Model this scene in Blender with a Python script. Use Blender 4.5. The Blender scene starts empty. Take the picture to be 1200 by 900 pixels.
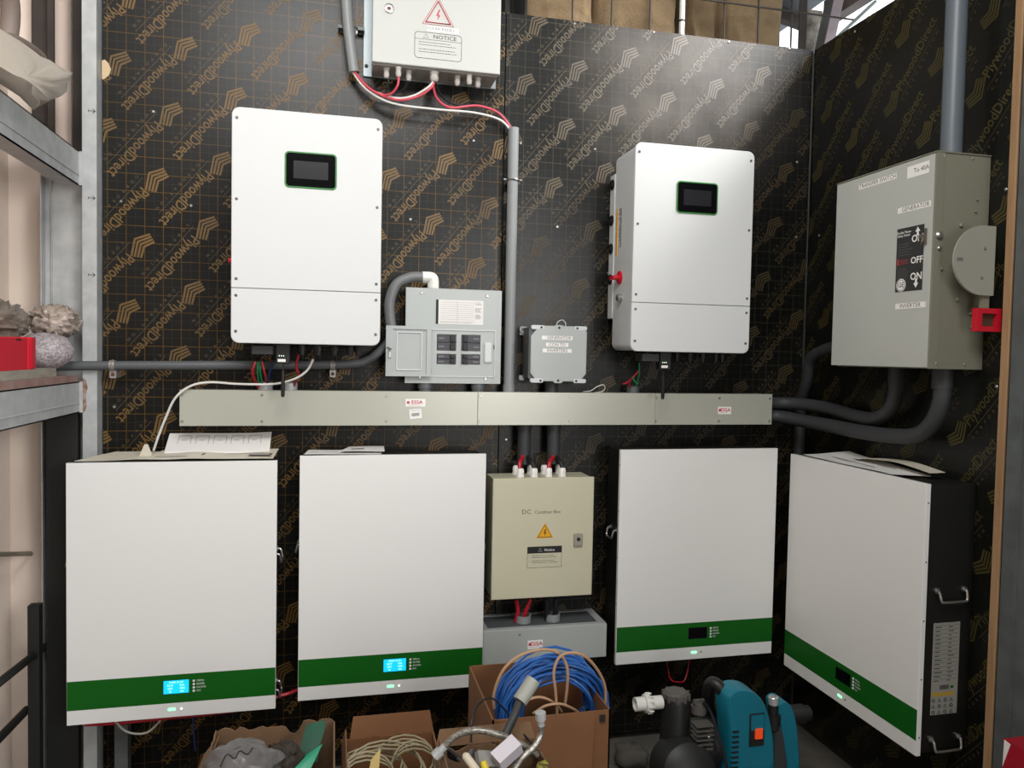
import bpy, bmesh, math, random
import numpy as np
from mathutils import Matrix, Vector, noise
random.seed(7)
SC = bpy.context.scene
COL = SC.collection
PI = math.pi

# ---------------------------------------------------------------- camera
YAW, PITCH, ROLL, FPX = math.radians(13.168), math.radians(-2.183), math.radians(1.094), 896.1
CAM = np.array([0.0, -2.5, 1.36])
def _rot():
    cy, sy = math.cos(YAW), math.sin(YAW)
    f = np.array([sy, cy, 0.]); r = np.array([cy, -sy, 0.]); u = np.array([0, 0, 1.])
    cp, sp = math.cos(PITCH), math.sin(PITCH)
    f2 = f*cp+u*sp; u2 = u*cp-f*sp
    cr, sr = math.cos(ROLL), math.sin(ROLL)
    r3 = r*cr+u2*sr; u3 = u2*cr-r*sr
    return np.array([r3, -u3, f2])
RM = _rot()
cd = bpy.data.cameras.new('camera'); cam = bpy.data.objects.new('camera', cd); COL.objects.link(cam)
cd.sensor_width = 36; cd.lens = FPX/1200*36; cd.clip_start = .02
mw = Matrix.Identity(4)
for i in range(3):
    mw[i][0] = RM[0][i]; mw[i][1] = -RM[1][i]; mw[i][2] = -RM[2][i]; mw[i][3] = CAM[i]
cam.matrix_world = mw
SC.camera = cam

# ---------------------------------------------------------------- world, lights, exposure
w = bpy.data.worlds.new('sky'); SC.world = w; w.use_nodes = True
bg = w.node_tree.nodes['Background']; bg.inputs[0].default_value = (.93, .97, 1, 1); bg.inputs[1].default_value = 1.6
def area(name, loc, target, sx, sy, power, color=(1, 1, 1)):
    l = bpy.data.lights.new(name, 'AREA'); l.shape = 'RECTANGLE'; l.size = sx; l.size_y = sy; l.energy = power; l.color = color
    o = bpy.data.objects.new(name, l); COL.objects.link(o); o.location = loc
    o.rotation_euler = (Vector(target)-Vector(loc)).to_track_quat('-Z', 'Y').to_euler()
    return o
area('roof_light_daylight', (0.0, -2.35, 3.2), (0.0, 0, 1.5), 1.3, .9, 39, (1, .99, .98))
area('doorway_daylight', (1.5, -5.1, 1.25), (0.3, 0, 1.3), 1.4, 2.0, 27, (1, .985, .975))
ev = area('eaves_daylight', (2.4, -1.0, 3.52), (1.1, 0, 2.42), .5, .5, 6.5, (1, .98, .96)); ev.data.spread = math.radians(38)
fill_ = area('left_wall_fill', (1.5, -3.2, 1.9), (-1.0, -.4, 1.5), .8, 1.0, 8, (1, .99, .985)); fill_.data.spread = math.radians(75)  # added fill lamp brightening the left wall, no window stands there
SC.view_settings.view_transform = 'Standard'; SC.view_settings.look = 'None'
SC.view_settings.exposure = 0.5; SC.view_settings.gamma = 1; SC.view_settings.use_curve_mapping = False

# ---------------------------------------------------------------- pixel rays to the real planes of the place
XR = 1.686                       # right wall plane
def ray(px, py): return np.array([(px-600)/FPX, (py-450)/FPX, 1.])@RM
def B(px, py, off=0.):           # point at distance off in front of the back wall
    d = ray(px, py); t = (-off-CAM[1])/d[1]; return tuple(CAM+t*d)
def RW(px, py, off=0.):          # right wall, in that wall's own frame (u, -off, z)
    d = ray(px, py); t = (XR-off-CAM[0])/d[0]; p = CAM+t*d; return (-p[1], -off, p[2])
def LX(px, py, X):
    d = ray(px, py); t = (X-CAM[0])/d[0]; return tuple(CAM+t*d)
def ZP(px, py, z):
    d = ray(px, py); t = (z-CAM[2])/d[2]; return tuple(CAM+t*d)

# ---------------------------------------------------------------- materials
def lin(h):
    h = h.lstrip('#'); c = [int(h[i:i+2], 16)/255 for i in (0, 2, 4)]
    return tuple(x/12.92 if x <= .04045 else ((x+.055)/1.055)**2.4 for x in c)+(1,)
MATS = {}
def mat(name, col, rough=.5, metal=0., col2=None, nscale=8., ncon=.5, bump=0., bscale=60., emit=0., stretch=(1, 1, 1), alpha=1., trans=0., spec=.5, rvar=0.):
    if name in MATS: return MATS[name]
    m = bpy.data.materials.new(name); m.use_nodes = True; nt = m.node_tree; N = nt.nodes; Lk = nt.links
    b = N['Principled BSDF']
    b.inputs['Base Color'].default_value = lin(col); b.inputs['Roughness'].default_value = rough
    b.inputs['Metallic'].default_value = metal; b.inputs['Specular IOR Level'].default_value = spec
    if alpha < 1: b.inputs['Alpha'].default_value = alpha
    if trans: b.inputs['Transmission Weight'].default_value = trans
    if emit:
        b.inputs['Emission Color'].default_value = lin(col); b.inputs['Emission Strength'].default_value = emit
    tc = N.new('ShaderNodeNewGeometry'); mp = N.new('ShaderNodeMapping'); mp.inputs['Scale'].default_value = stretch
    Lk.new(tc.outputs['Position'], mp.inputs['Vector'])
    if col2 or rvar:
        n = N.new('ShaderNodeTexNoise'); n.inputs['Scale'].default_value = nscale; n.inputs['Detail'].default_value = 6
        Lk.new(mp.outputs[0], n.inputs['Vector'])
        rp = N.new('ShaderNodeValToRGB'); rp.color_ramp.elements[0].position = .5-ncon/2; rp.color_ramp.elements[1].position = .5+ncon/2
        rp.color_ramp.elements[0].color = lin(col); rp.color_ramp.elements[1].color = lin(col2 or col)
        Lk.new(n.outputs['Fac'], rp.inputs[0])
        if col2: Lk.new(rp.outputs[0], b.inputs['Base Color'])
        if rvar:
            mr = N.new('ShaderNodeMapRange'); mr.inputs[3].default_value = rough-rvar; mr.inputs[4].default_value = rough+rvar
            Lk.new(n.outputs['Fac'], mr.inputs[0]); Lk.new(mr.outputs[0], b.inputs['Roughness'])
    if bump:
        n2 = N.new('ShaderNodeTexNoise'); n2.inputs['Scale'].default_value = bscale; n2.inputs['Detail'].default_value = 4
        Lk.new(mp.outputs[0], n2.inputs['Vector'])
        bp = N.new('ShaderNodeBump'); bp.inputs['Strength'].default_value = bump; bp.inputs['Distance'].default_value = .01
        Lk.new(n2.outputs['Fac'], bp.inputs['Height']); Lk.new(bp.outputs[0], b.inputs['Normal'])
    MATS[name] = m; return m

def dust_glow(m, c, rad, amt, col):
    """dusty grey plus the eaves glow, mixed into the colour around c, broken up by noise"""
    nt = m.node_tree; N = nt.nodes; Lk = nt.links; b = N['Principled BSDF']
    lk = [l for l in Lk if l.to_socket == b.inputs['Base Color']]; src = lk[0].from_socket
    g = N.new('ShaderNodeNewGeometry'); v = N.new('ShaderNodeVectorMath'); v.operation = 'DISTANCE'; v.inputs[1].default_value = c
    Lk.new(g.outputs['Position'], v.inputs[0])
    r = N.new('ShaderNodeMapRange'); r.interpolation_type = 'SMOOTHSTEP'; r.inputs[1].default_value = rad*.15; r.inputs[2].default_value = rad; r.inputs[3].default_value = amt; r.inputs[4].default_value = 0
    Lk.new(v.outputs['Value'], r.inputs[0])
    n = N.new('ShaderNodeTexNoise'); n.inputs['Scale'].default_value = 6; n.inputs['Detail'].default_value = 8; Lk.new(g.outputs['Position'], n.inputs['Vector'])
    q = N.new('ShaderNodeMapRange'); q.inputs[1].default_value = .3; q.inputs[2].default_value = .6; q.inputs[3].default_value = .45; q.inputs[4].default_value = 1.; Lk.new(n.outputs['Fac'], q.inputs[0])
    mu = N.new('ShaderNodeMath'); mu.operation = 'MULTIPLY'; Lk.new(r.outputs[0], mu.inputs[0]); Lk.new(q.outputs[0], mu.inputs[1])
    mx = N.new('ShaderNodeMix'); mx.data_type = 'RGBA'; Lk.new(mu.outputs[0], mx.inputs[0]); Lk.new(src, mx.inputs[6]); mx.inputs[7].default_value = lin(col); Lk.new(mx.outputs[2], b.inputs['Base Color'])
def film_mat(name, axis, phase, zphase, thick_col, thin_col, mirror=1):
    """phenolic plywood film with its printed 50 mm grid"""
    m = mat(name, '#0a0b09',   .32, spec=.28, bump=.05, bscale=3., col2='#141512', nscale=2.2, ncon=.4, rvar=.07)
    nt = m.node_tree; N = nt.nodes; Lk = nt.links; b = N['Principled BSDF']
    geo = N.new('ShaderNodeNewGeometry'); sep = N.new('ShaderNodeSeparateXYZ'); Lk.new(geo.outputs['Position'], sep.inputs[0])
    def mth(op, a, bb=None, c=None):
        n = N.new('ShaderNodeMath'); n.operation = op
        for i, v in enumerate((a, bb, c)):
            if v is None: continue
            if isinstance(v, (int, float)): n.inputs[i].default_value = v
            else: Lk.new(v, n.inputs[i])
        return n.outputs[0]
    def lines(sock, ph, pitch, width):
        d = mth('DIVIDE', mth('SUBTRACT', sock, ph), pitch)
        fr = mth('ABSOLUTE', mth('SUBTRACT', mth('FRACT', mth('ADD', d, 100.5)), .5))
        return mth('LESS_THAN', fr, width/2/pitch)
    a = sep.outputs[axis]
    thick = mth('MAXIMUM', lines(a, phase, .0513, .0016), lines(sep.outputs[2], zphase, .0513, .0016))
    thin = mth('MAXIMUM', lines(a, phase+.02565, .0513, .0012), lines(sep.outputs[2], zphase+.02565, .0513, .0012))
    src = [l.from_socket for l in Lk if l.to_socket == b.inputs['Base Color']][0]
    # worn print: strength varies over the sheet
    nz = N.new('ShaderNodeTexNoise'); nz.inputs['Scale'].default_value = 3.5; nz.inputs['Detail'].default_value = 5; Lk.new(geo.outputs['Position'], nz.inputs['Vector'])
    wear = N.new('ShaderNodeMapRange'); wear.inputs[1].default_value = .3; wear.inputs[2].default_value = .65; wear.inputs[3].default_value = .35; wear.inputs[4].default_value = 1; Lk.new(nz.outputs['Fac'], wear.inputs[0])
    m1 = N.new('ShaderNodeMix'); m1.data_type = 'RGBA'; Lk.new(mth('MULTIPLY', thin, .75), m1.inputs[0]); Lk.new(src, m1.inputs[6]); m1.inputs[7].default_value = lin(thin_col)
    m2 = N.new('ShaderNodeMix'); m2.data_type = 'RGBA'; Lk.new(mth('MULTIPLY', thick, wear.outputs[0]), m2.inputs[0]); Lk.new(m1.outputs[2], m2.inputs[6]); m2.inputs[7].default_value = lin(thick_col)
    Lk.new(m2.outputs[2], b.inputs['Base Color'])
    return m

WHITE = mat('white_powder_coat', '#e4e4e1', .38)
WHITEI = mat('inverter_white_coat', '#d2d4d3', .5, spec=.25)
SIDE = mat('pale_grey_coat', '#c9cdcd', .45)
LGREY = mat('light_grey_enamel', '#a9aeab', .42)
WWAY = mat('wireway_grey_enamel', '#b4b5a8', .27, metal=.15)
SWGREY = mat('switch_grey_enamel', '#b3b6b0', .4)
SWSIDE = mat('switch_side_shaded', '#7c7c6c', .45)  # enamel darkened to hold the shade of the flank
BEIGE = mat('beige_enamel', '#c4c0a6', .42)
GALV = mat('galvanised_steel', '#a3a6a6', .5, metal=.2, col2='#bcbebd', nscale=25, bump=.05, bscale=200)
GALVD = mat('dull_galvanised_steel', '#565b5a', .55, metal=.45, col2='#747a7a', nscale=12)
STEEL = mat('bright_screw_steel', '#b8b8b4', .3, metal=.9)
SCRM = mat('dull_screw_steel', '#6a6a68', .4, metal=.6)
BLACK = mat('matt_black_plastic', '#111112', .5)
CABBLK = mat('black_cabinet_coat', '#101110', .45, col2='#181816', nscale=6)
DGREY = mat('dark_grey_plastic', '#2a2b2c', .5)
GLASS = mat('black_display_glass', '#0c0c0e', .12)
SCRN = mat('dark_lcd', '#1d1d20', .25)
SCROFF = mat('unlit_navy_lcd', '#06080f', .2)
LCD = mat('lit_cyan_lcd', '#12a6e6', .3, emit=1.0)
LCDTXT = mat('lcd_white_characters', '#bfeaff', .3, emit=1.0)
GREEN = mat('green_stripe', '#0a5a10', .5, spec=.3)
GREENB = mat('green_bezel', '#2f7a33', .4)
LEDG = mat('green_indicator_glow', '#7dffa0', .3, emit=1.6)
LEDW = mat('white_indicator_glow', '#e8ffe8', .3, emit=1.0)
PVC = mat('grey_pvc_conduit', '#858989', .42)
PVCD = mat('dark_grey_pvc_conduit', '#55585a', .5)
PVCB = mat('charcoal_pvc_conduit', '#343638', .55)
PVCW = mat('white_pvc', '#dcdcd4', .4)
RED = mat('red_wire', '#b01828', .4); REDP = mat('red_plastic', '#c4162c', .4)
REDD = mat('salmon_red_wire', '#cf4d5c', .4)
WWIRE = mat('white_wire', '#dcdad4', .45)
BWIRE = mat('black_wire', '#16171a', .45)
GWIRE = mat('green_wire', '#13824c', .45); BLUEW = mat('navy_wire', '#1c3a78', .45)
PAPER = mat('white_paper', '#dcdad6', .8); PAPERD = mat('aged_cream_paper', '#d4cfc0', .85, col2='#bcb4a0', nscale=9)
INK = mat('black_ink', '#1a1a1a', .7); INKG = mat('grey_ink', '#6a6a6a', .7)
LABELW = mat('white_label_tape', '#eceae6', .5)
YEL = mat('warning_yellow', '#e0a50f', .5); WRED = mat('warning_red', '#c03040', .5)
ORNG = mat('orange_strip', '#d59a1c', .5)
WOOD = mat('raw_timber', '#ab8a66', .7, col2='#8a6a48', nscale=9, stretch=(3, 3, .35), bump=.08)
CARD = mat('brown_cardboard', '#805634', .85, col2='#6c482c', nscale=7, bump=.03)
CARDL = mat('pale_torn_cardboard', '#7d5f45', .9, col2='#675038', nscale=12)
CREAM = mat('cream_cable', '#9c9274', .6)
BURLAP = mat('burlap', '#8a7558', .95, col2='#64523a', nscale=10, bump=.5, bscale=260)
RUST = mat('rusty_steel', '#2a2624', .8, col2='#3c342e', nscale=14)
PRINT = mat('orange_film_print', '#76571f', .5, col2='#493819', nscale=3)
PRINTM = mat('dimmed_tan_film_print', '#4c3e24', .5, col2='#332b1a', nscale=3)  # print colour dimmed for the weaker light on the middle sheet
PRINT2 = mat('dimmed_ochre_film_print', '#4a421b', .5, col2='#2c2812', nscale=5)  # print darkened further to carry the dimness of the right wall
PRINTT = mat('thin_tan_film_print', '#54472f', .5)
CONC = mat('dusty_concrete', '#4d4a44', .9, col2='#6b675e', nscale=6, bump=.3, bscale=30)

# ---------------------------------------------------------------- mesh builder
class M:
    def __init__(s): s.v = []; s.f = []
    def add(s, vs, fs):
        n = len(s.v); s.v += [tuple(map(float, p)) for p in vs]; s.f += [tuple(i+n for i in f) for f in fs]; return s
    def box(s, x0, x1, y0, y1, z0, z1):
        vs = [(x, y, z) for x in (x0, x1) for y in (y0, y1) for z in (z0, z1)]
        return s.add(vs, [(0, 1, 3, 2), (4, 6, 7, 5), (0, 4, 5, 1), (2, 3, 7, 6), (0, 2, 6, 4), (1, 5, 7, 3)])
    def prism(s, out, yf, yb, c=0.):
        """outline in xz, ccw seen from -y, from front yf to back yb, front edge chamfered by c"""
        n = len(out); cx = sum(p[0] for p in out)/n; cz = sum(p[1] for p in out)/n
        W = max(abs(p[0]-cx) for p in out) or 1; H = max(abs(p[1]-cz) for p in out) or 1
        rings = []
        if c: rings.append([(cx+(x-cx)*(1-c/W), yf, cz+(z-cz)*(1-c/H)) for x, z in out]); rings.append([(x, yf+c, z) for x, z in out])
        else: rings.append([(x, yf, z) for x, z in out])
        rings.append([(x, yb, z) for x, z in out])
        vs = sum(rings, []); fs = [tuple(range(n))]
        for k in range(len(rings)-1):
            for i in range(n):
                j = (i+1) % n; fs.append((k*n+j, k*n+i, (k+1)*n+i, (k+1)*n+j))
        fs.append(tuple(reversed(range((len(rings)-1)*n, len(rings)*n))))
        return s.add(vs, fs)
    def slab(s, x0, x1, z0, z1, yf, yb, r=0., c=0., seg=5):
        return s.prism(rrect(x0, x1, z0, z1, r, seg), yf, yb, c)
    def cyl(s, p0, p1, r, r2=None, seg=16, caps=True):
        return s.tube([p0, p1], [r, r if r2 is None else r2], seg, caps)
    def tube(s, pts, r, seg=10, caps=True, closed=False):
        P = [Vector(p) for p in pts]; n = len(P)
        R = r if isinstance(r, (list, tuple)) else [r]*n
        T = []
        for i in range(n):
            a = P[(i-1) % n] if (i or closed) else P[0]; b = P[(i+1) % n] if (i < n-1 or closed) else P[-1]
            t = b-a; T.append(t.normalized() if t.length > 1e-9 else Vector((0, 0, 1)))
        u = T[0].orthogonal().normalized(); vs = []
        for i in range(n):
            u = (u-T[i]*u.dot(T[i]))
            if u.length < 1e-6: u = T[i].orthogonal()
            u.normalize(); q = T[i].cross(u)
            for k in range(seg):
                a = 2*PI*k/seg; vs.append(P[i]+(u*math.cos(a)+q*math.sin(a))*R[i])
        fs = []
        for i in range(n if closed else n-1):
            j = (i+1) % n
            for k in range(seg):
                l = (k+1) % seg; fs.append((i*seg+k, i*seg+l, j*seg+l, j*seg+k))
        if caps and not closed: fs.append(tuple(reversed(range(seg)))); fs.append(tuple(range((n-1)*seg, n*seg)))
        return s.add(vs, fs)
    def lathe(s, o, ax, prof, seg=20):
        """prof: (distance along axis, radius)"""
        ax = Vector(ax).normalized(); o = Vector(o)
        pts = [o+ax*d for d, _ in prof]
        u = ax.orthogonal().normalized(); q = ax.cross(u); vs = []
        for (d, r) in prof:
            for k in range(seg):
                a = 2*PI*k/seg; vs.append(o+ax*d+(u*math.cos(a)+q*math.sin(a))*max(r, 1e-5))
        fs = []
        for i in range(len(prof)-1):
            for k in range(seg):
                l = (k+1) % seg; fs.append((i*seg+k, i*seg+l, (i+1)*seg+l, (i+1)*seg+k))
        fs.append(tuple(reversed(range(seg)))); fs.append(tuple(range((len(prof)-1)*seg, len(prof)*seg)))
        return s.add(vs, fs)
    def grid(s, fn, nu, nv, closed_u=False, thick=0.):
        vs = [fn(i/(nu if closed_u else nu-1), j/(nv-1)) for j in range(nv) for i in range(nu)]
        fs = []
        for j in range(nv-1):
            for i in range(nu if closed_u else nu-1):
                k = (i+1) % nu; fs.append((j*nu+i, j*nu+k, (j+1)*nu+k, (j+1)*nu+i))
        if thick:
            n = len(vs); vs += [(x, y, z-thick) for x, y, z in vs]; fs2 = [tuple(reversed([i+n for i in f])) for f in fs]
            rim = [i for i in range(nu)]+[j*nu+nu-1 for j in range(1, nv)]+[(nv-1)*nu+i for i in range(nu-2, -1, -1)]+[j*nu for j in range(nv-2, 0, -1)]
            for a, b in zip(rim, rim[1:]+rim[:1]): fs2.append((b, a, a+n, b+n))
            fs = fs+fs2
        return s.add(vs, fs)
    def text(s, t, x, z, size, y, ang=0., sx=1., align='CENTER', bold=0., sp=1.):
        vs, fs = text_geo(t, align, bold, sp); ca, sa = math.cos(ang), math.sin(ang)
        return s.add([(x+(a*sx*ca-b*sa)*size, y, z+(a*sx*sa+b*ca)*size) for a, b in vs], fs)
    def lines(s, x0, x1, z1, dz, n, y, h=.0009, gap=.3):
        """rows of illegible small print"""
        for k in range(n):
            x = x0; z = z1-k*dz; end = x0+(x1-x0)*random.uniform(.7, 1)
            while x < end:
                l = random.uniform(2, 7)*h; s.slab(x, min(x+l, end), z-h, z, y, y+.0002); x += l+h*1.2*gap*3
        return s
    def xform(s, mtx):
        s.v = [tuple(mtx@Vector(p)) for p in s.v]; return s
    def build(s, name, m, parent=None, base=(0, 0, 0), ang=.6):
        me = bpy.data.meshes.new(name)
        me.from_pydata([(p[0]-base[0], p[1]-base[1], p[2]-base[2]) for p in s.v], [], s.f)
        me.materials.append(m); me.update()
        me.polygons.foreach_set('use_smooth', [True]*len(me.polygons)); me.set_sharp_from_angle(angle=ang)
        o = bpy.data.objects.new(name, me); COL.objects.link(o)
        if parent: o.parent = parent
        return o
def rrect(x0, x1, z0, z1, r=0., seg=5):
    if r <= 0: return [(x0, z0), (x1, z0), (x1, z1), (x0, z1)]
    o = []
    for cx, cz, a in ((x1-r, z0+r, -90), (x1-r, z1-r, 0), (x0+r, z1-r, 90), (x0+r, z0+r, 180)):
        for k in range(seg+1):
            t = math.radians(a+90*k/seg); o.append((cx+r*math.cos(t), cz+r*math.sin(t)))
    return o
_TG = {}
def text_geo(t, align='CENTER', bold=0., sp=1.):
    k = (t, align, bold, sp)
    if k in _TG: return _TG[k]
    c = bpy.data.curves.new('t', 'FONT'); c.body = t; c.size = 1; c.align_x = align; c.align_y = 'CENTER'; c.resolution_u = 2; c.offset = bold; c.space_character = sp
    o = bpy.data.objects.new('t', c); COL.objects.link(o)
    bpy.context.view_layer.update()
    me = bpy.data.meshes.new_from_object(o.evaluated_get(bpy.context.evaluated_depsgraph_get()))
    g = ([(v.co.x, v.co.y) for v in me.vertices], [tuple(p.vertices) for p in me.polygons])
    bpy.data.objects.remove(o); bpy.data.curves.remove(c); bpy.data.meshes.remove(me)
    _TG[k] = g; return g
def spline(P, n=8, closed=False):
    P = [Vector(p) for p in P]; out = []; N = len(P)
    for i in range(N if closed else N-1):
        g = (lambda k: P[k % N]) if closed else (lambda k: P[max(0, min(N-1, k))])
        a, b, c, d = g(i-1), g(i), g(i+1), g(i+2)
        for k in range(n):
            t = k/n; out.append(.5*((2*b)+(c-a)*t+(2*a-5*b+4*c-d)*t*t+(3*b-a-3*c+d)*t**3))
    if not closed: out.append(P[-1])
    return out

class Thing:
    def __init__(s, name, label, cat, base, right=False, group=None):
        o = bpy.data.objects.new(name, None); COL.objects.link(o); o.empty_display_size = .05
        s.o = o; s.base = base
        if right: o.location = (XR+base[1], -base[0], base[2]); o.rotation_euler = (0, 0, -PI/2)
        else: o.location = base
        o['label'] = label; o['category'] = cat
        if group: o['group'] = group
    def part(s, name, m, mt, parent=None, label=None, ang=.6):
        o = m.build(name, mt, parent or s.o, s.base, ang)
        if label: o['label'] = label
        return o
def solo(name, label, cat, m, mt, right=False, group=None, stuff=False, ang=.6):
    xs = np.array(m.v); b = ((xs[:, 0].min()+xs[:, 0].max())/2, (xs[:, 1].min()+xs[:, 1].max())/2, xs[:, 2].min())
    o = m.build(name, mt, None, b, ang)
    if right: o.location = (XR+b[1], -b[0], b[2]); o.rotation_euler = (0, 0, -PI/2)
    else: o.location = b
    o['label'] = label; o['category'] = cat
    if group: o['group'] = group
    if stuff: o['kind'] = 'stuff'
    return o
def struct(name, m, mt, right=False):
    o = m.build(name, mt)
    if right: o.location = (XR, 0, 0); o.rotation_euler = (0, 0, -PI/2)
    o['kind'] = 'structure'; return o
def screw(T, x, y, z, r=.0045, mt=None, parent=None, name='screw'):
    return T.part(name, M().lathe((x, y, z), (0, -1, 0), [(0, r), (.0012, r), (.0026, r*.7)], 10), mt or STEEL, parent)

# ================================================================ STRUCTURE
# --- printed logos and words of the plywood film, in a plane (s, z)
LOGO_A = (.1825, .0625); LOGO_B = (-.0395, -.198)
TA = math.atan2(-.164, -.136)            # reading direction on the back wall
def logo(m, x, z, ang, y, S=.05):
    """five bent bands: left leg, shoulder, right arm"""
    ca, sa = math.cos(ang), math.sin(ang)
    def P(a, b): return (x+(a*ca-b*sa)*S, y, z+(a*sa+b*ca)*S)
    for k in range(4):
        o = k*.235; t = .125
        pts_o = [(-.62+o*.75, -.75-o*.10), (-.42+o*.72, .32-o*.62), (.45+o*.35, .66-o*.62)]
        pts_i = [(p[0]+dx*t, p[1]+dz*t) for p, (dx, dz) in zip(pts_o, ((.95, -.15), (.75, -.75), (.25, -.95)))]
        vs = [P(*p) for p in (pts_o[0], pts_i[0], pts_i[1], pts_o[1], pts_i[2], pts_o[2])]
        m.add(vs, [(0, 1, 2, 3), (3, 2, 4, 5)])
_g = text_geo('PlywoodDirect', 'CENTER', .012)[0]; PWS = .209/.047/(max(p[0] for p in _g)-min(p[0] for p in _g))
def film_print(s0, s1, z0, z1, origin, flip, y=-.0006):
    big, thin = M(), M(); d = -1 if flip else 1
    ang = TA if not flip else TA+PI
    ux, uz = math.cos(ang), math.sin(ang); nx, nz = -uz, ux     # reading direction and text-up
    for i in range(-9, 10):
        for j in range(-14, 15):
            lx = origin[0]+i*LOGO_A[0]+j*LOGO_B[0]; lz = origin[1]+i*LOGO_A[1]+j*LOGO_B[1]
            if not (s0-.3 < lx < s1+.3 and z0-.3 < lz < z1+.3): continue
            logo(big, lx, lz, 0 if not flip else PI, y)
            cx, cz = lx+ux*.152, lz+uz*.152
            big.text('PlywoodDirect', cx, cz, .047, y, ang, sx=PWS, bold=.012)
            ox, oz = lx+ux*.132-nx*.028, lz+uz*.132-nz*.028
            a = .108
            thin.add([(ox-ux*a, y, oz-uz*a), (ox+ux*a, y, oz+uz*a), (ox+ux*a+nx*.0012, y, oz+uz*a+nz*.0012), (ox-ux*a+nx*.0012, y, oz-uz*a+nz*.0012)], [(0, 1, 2, 3)])
            for k, ch in enumerate('CORPORATION'):
                q = -.098+k*.0196
                thin.text(ch, ox+ux*q-nx*.013, oz+uz*q-nz*.013, .0125, y, ang)
    for m in (big, thin):     # clip to the sheet
        bm = bmesh.new(); vs = [bm.verts.new(p) for p in m.v]
        for f in m.f:
            try: bm.faces.new([vs[i] for i in f])
            except ValueError: pass
        for co, no in (((s0, 0, 0), (-1, 0, 0)), ((s1, 0, 0), (1, 0, 0)), ((0, 0, z0), (0, 0, -1)), ((0, 0, z1), (0, 0, 1))):
            bmesh.ops.bisect_plane(bm, geom=bm.verts[:]+bm.edges[:]+bm.faces[:], plane_co=co, plane_no=no, clear_outer=True)
        bm.verts.index_update(); m.v = [tuple(v.co) for v in bm.verts]; m.f = [tuple(v.index for v in f.verts) for f in bm.faces]; bm.free()
    return big, thin
ZT = 2.484
wb = struct('wall_back', M().box(-.66, XR+.05, .02, .06, 0, 2.46), RUST)
def sheet(parent, s0, s1, origin, flip, mt, pm, xoff=0, screws=()):
    sh = M().slab(s0+.0012, s1-.0012, .03, ZT, 0, .018, 0, .0008).build('plywood_sheet', mt, parent)
    b, t = film_print(s0+.002, s1-.002, .03, ZT, origin, flip)
    b.build('printed_lettering', pm, sh); t.build('printed_fine_lettering', PRINTT, sh)
    sc = M()
    for u, z in screws: sc.lathe((u, 0, z), (0, -1, 0), [(0, .0045), (.0015, .0045), (.003, .003)], 8)
    if screws: sc.build('screw_heads', STEEL, sh)
    return sh
FILM1 = film_mat('film_left', 0, -.657, 2.2375, '#6a4e1e', '#30302a')
FILM2 = film_mat('film_middle', 0, .609, 2.263, '#444034', '#2e2d29')  # grid colours dimmed along with the middle print
FILM3 = film_mat('film_right', 1, -.10, 2.24, '#1f201a', '#191a15')  # grid lines darkened because little light reaches this wall
for _m in (FILM2, PRINTM): dust_glow(_m, (1.18, 0, 2.32), .55, .75, '#5e5a56')  # pale glow near the corner painted in together with the dusty grey
def bs(*ps): return [(B(x, y)[0], B(x, y)[2]) for x, y in ps]
sheet(wb, -.671, .542, (-.445, 2.265), False, FILM1, PRINT, screws=bs((180, 131), (142, 236), (224, 241), (134, 477), (481, 257), (555, 165), (300, 480)))
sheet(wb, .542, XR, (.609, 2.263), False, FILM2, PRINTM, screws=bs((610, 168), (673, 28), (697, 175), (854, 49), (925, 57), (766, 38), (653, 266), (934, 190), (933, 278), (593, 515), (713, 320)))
wr = struct('wall_right', M().box(-.02, 3.4, .02, .05, 0, 2.46), RUST, True)
def rs(*ps): return [(RW(x, y)[0], RW(x, y)[2]) for x, y in ps]
sheet(wr, 0.002, .93, (.414, 2.161), True, FILM3, PRINT2, screws=rs((1179, 222), (1168, 453), (1002, 37), (960, 276), (941, 353), (930, 440)))
# back of the place: floor, left wall, roof, front and far walls
struct('floor', M().box(-3, 3.4, -5.6, 3.2, -.12, 0), CONC)
BWALL = mat('beige_painted_board', '#e8dacd', .75, col2='#dccbbd', nscale=3, bump=.02)
struct('wall_left', M().box(-.99, -.955, -5.6, .1, 0, 2.05).box(-.99, -.955, -5.6, .1, 2.05, 3.4), BWALL)
struct('wall_corner', M().box(-.99, -.69, .1, .13, 0, 3.4), BWALL)
TIN = mat('corrugated_tin', '#737a80', .55, metal=.35, col2='#8b9298', nscale=5)
def corr(x0, x1, y0, y1, z, slope=.05, n=120):
    m = M(); vs = []; fs = []
    for i in range(n+1):
        x = x0+(x1-x0)*i/n; dz = .012*math.sin(i*PI/2)
        vs += [(x, y0, z+dz-slope*y0), (x, y1, z+dz-slope*y1)]
    for i in range(n): fs.append((2*i, 2*i+2, 2*i+3, 2*i+1))
    return m.add(vs, fs)
cl = corr(-2.2, 1.95, -5.6, -.35, 3.42)
cl2 = M(); vs = []; fs = []
for i in range(81):
    f = i/80; x = -2.2+4.15*f; z = 3.42+.012*math.sin(i*PI/2)-(max(0, x-.9)/1.05)*.58
    vs += [(x, -.35, z), (x, 3.2, z)]
for i in range(80): fs.append((2*i, 2*i+2, 2*i+3, 2*i+1))
cl.add(vs, fs); struct('ceiling', cl, TIN)
struct('wall_front', M().box(-3, 3.4, -5.6, -5.55, 0, 3.8), mat('dim_brown_wall', '#4a4038', .9))
struct('wall_far', M().box(-3, 1.85, 2.3, 2.34, 0, 2.62).box(-3, 1.2, 2.3, 2.34, 2.62, 3.4), TIN)

_p = [B(119.5, 71), B(123, 70), B(127, 74), B(130, 81), B(128, 88), B(122, 93), B(119.5, 93)]
M().prism(list(reversed([(p[0], p[2]) for p in _p])), -.0015, .001).build('chipped_edge', mat('exposed_pale_wood', '#cdb491', .8), wb)
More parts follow.
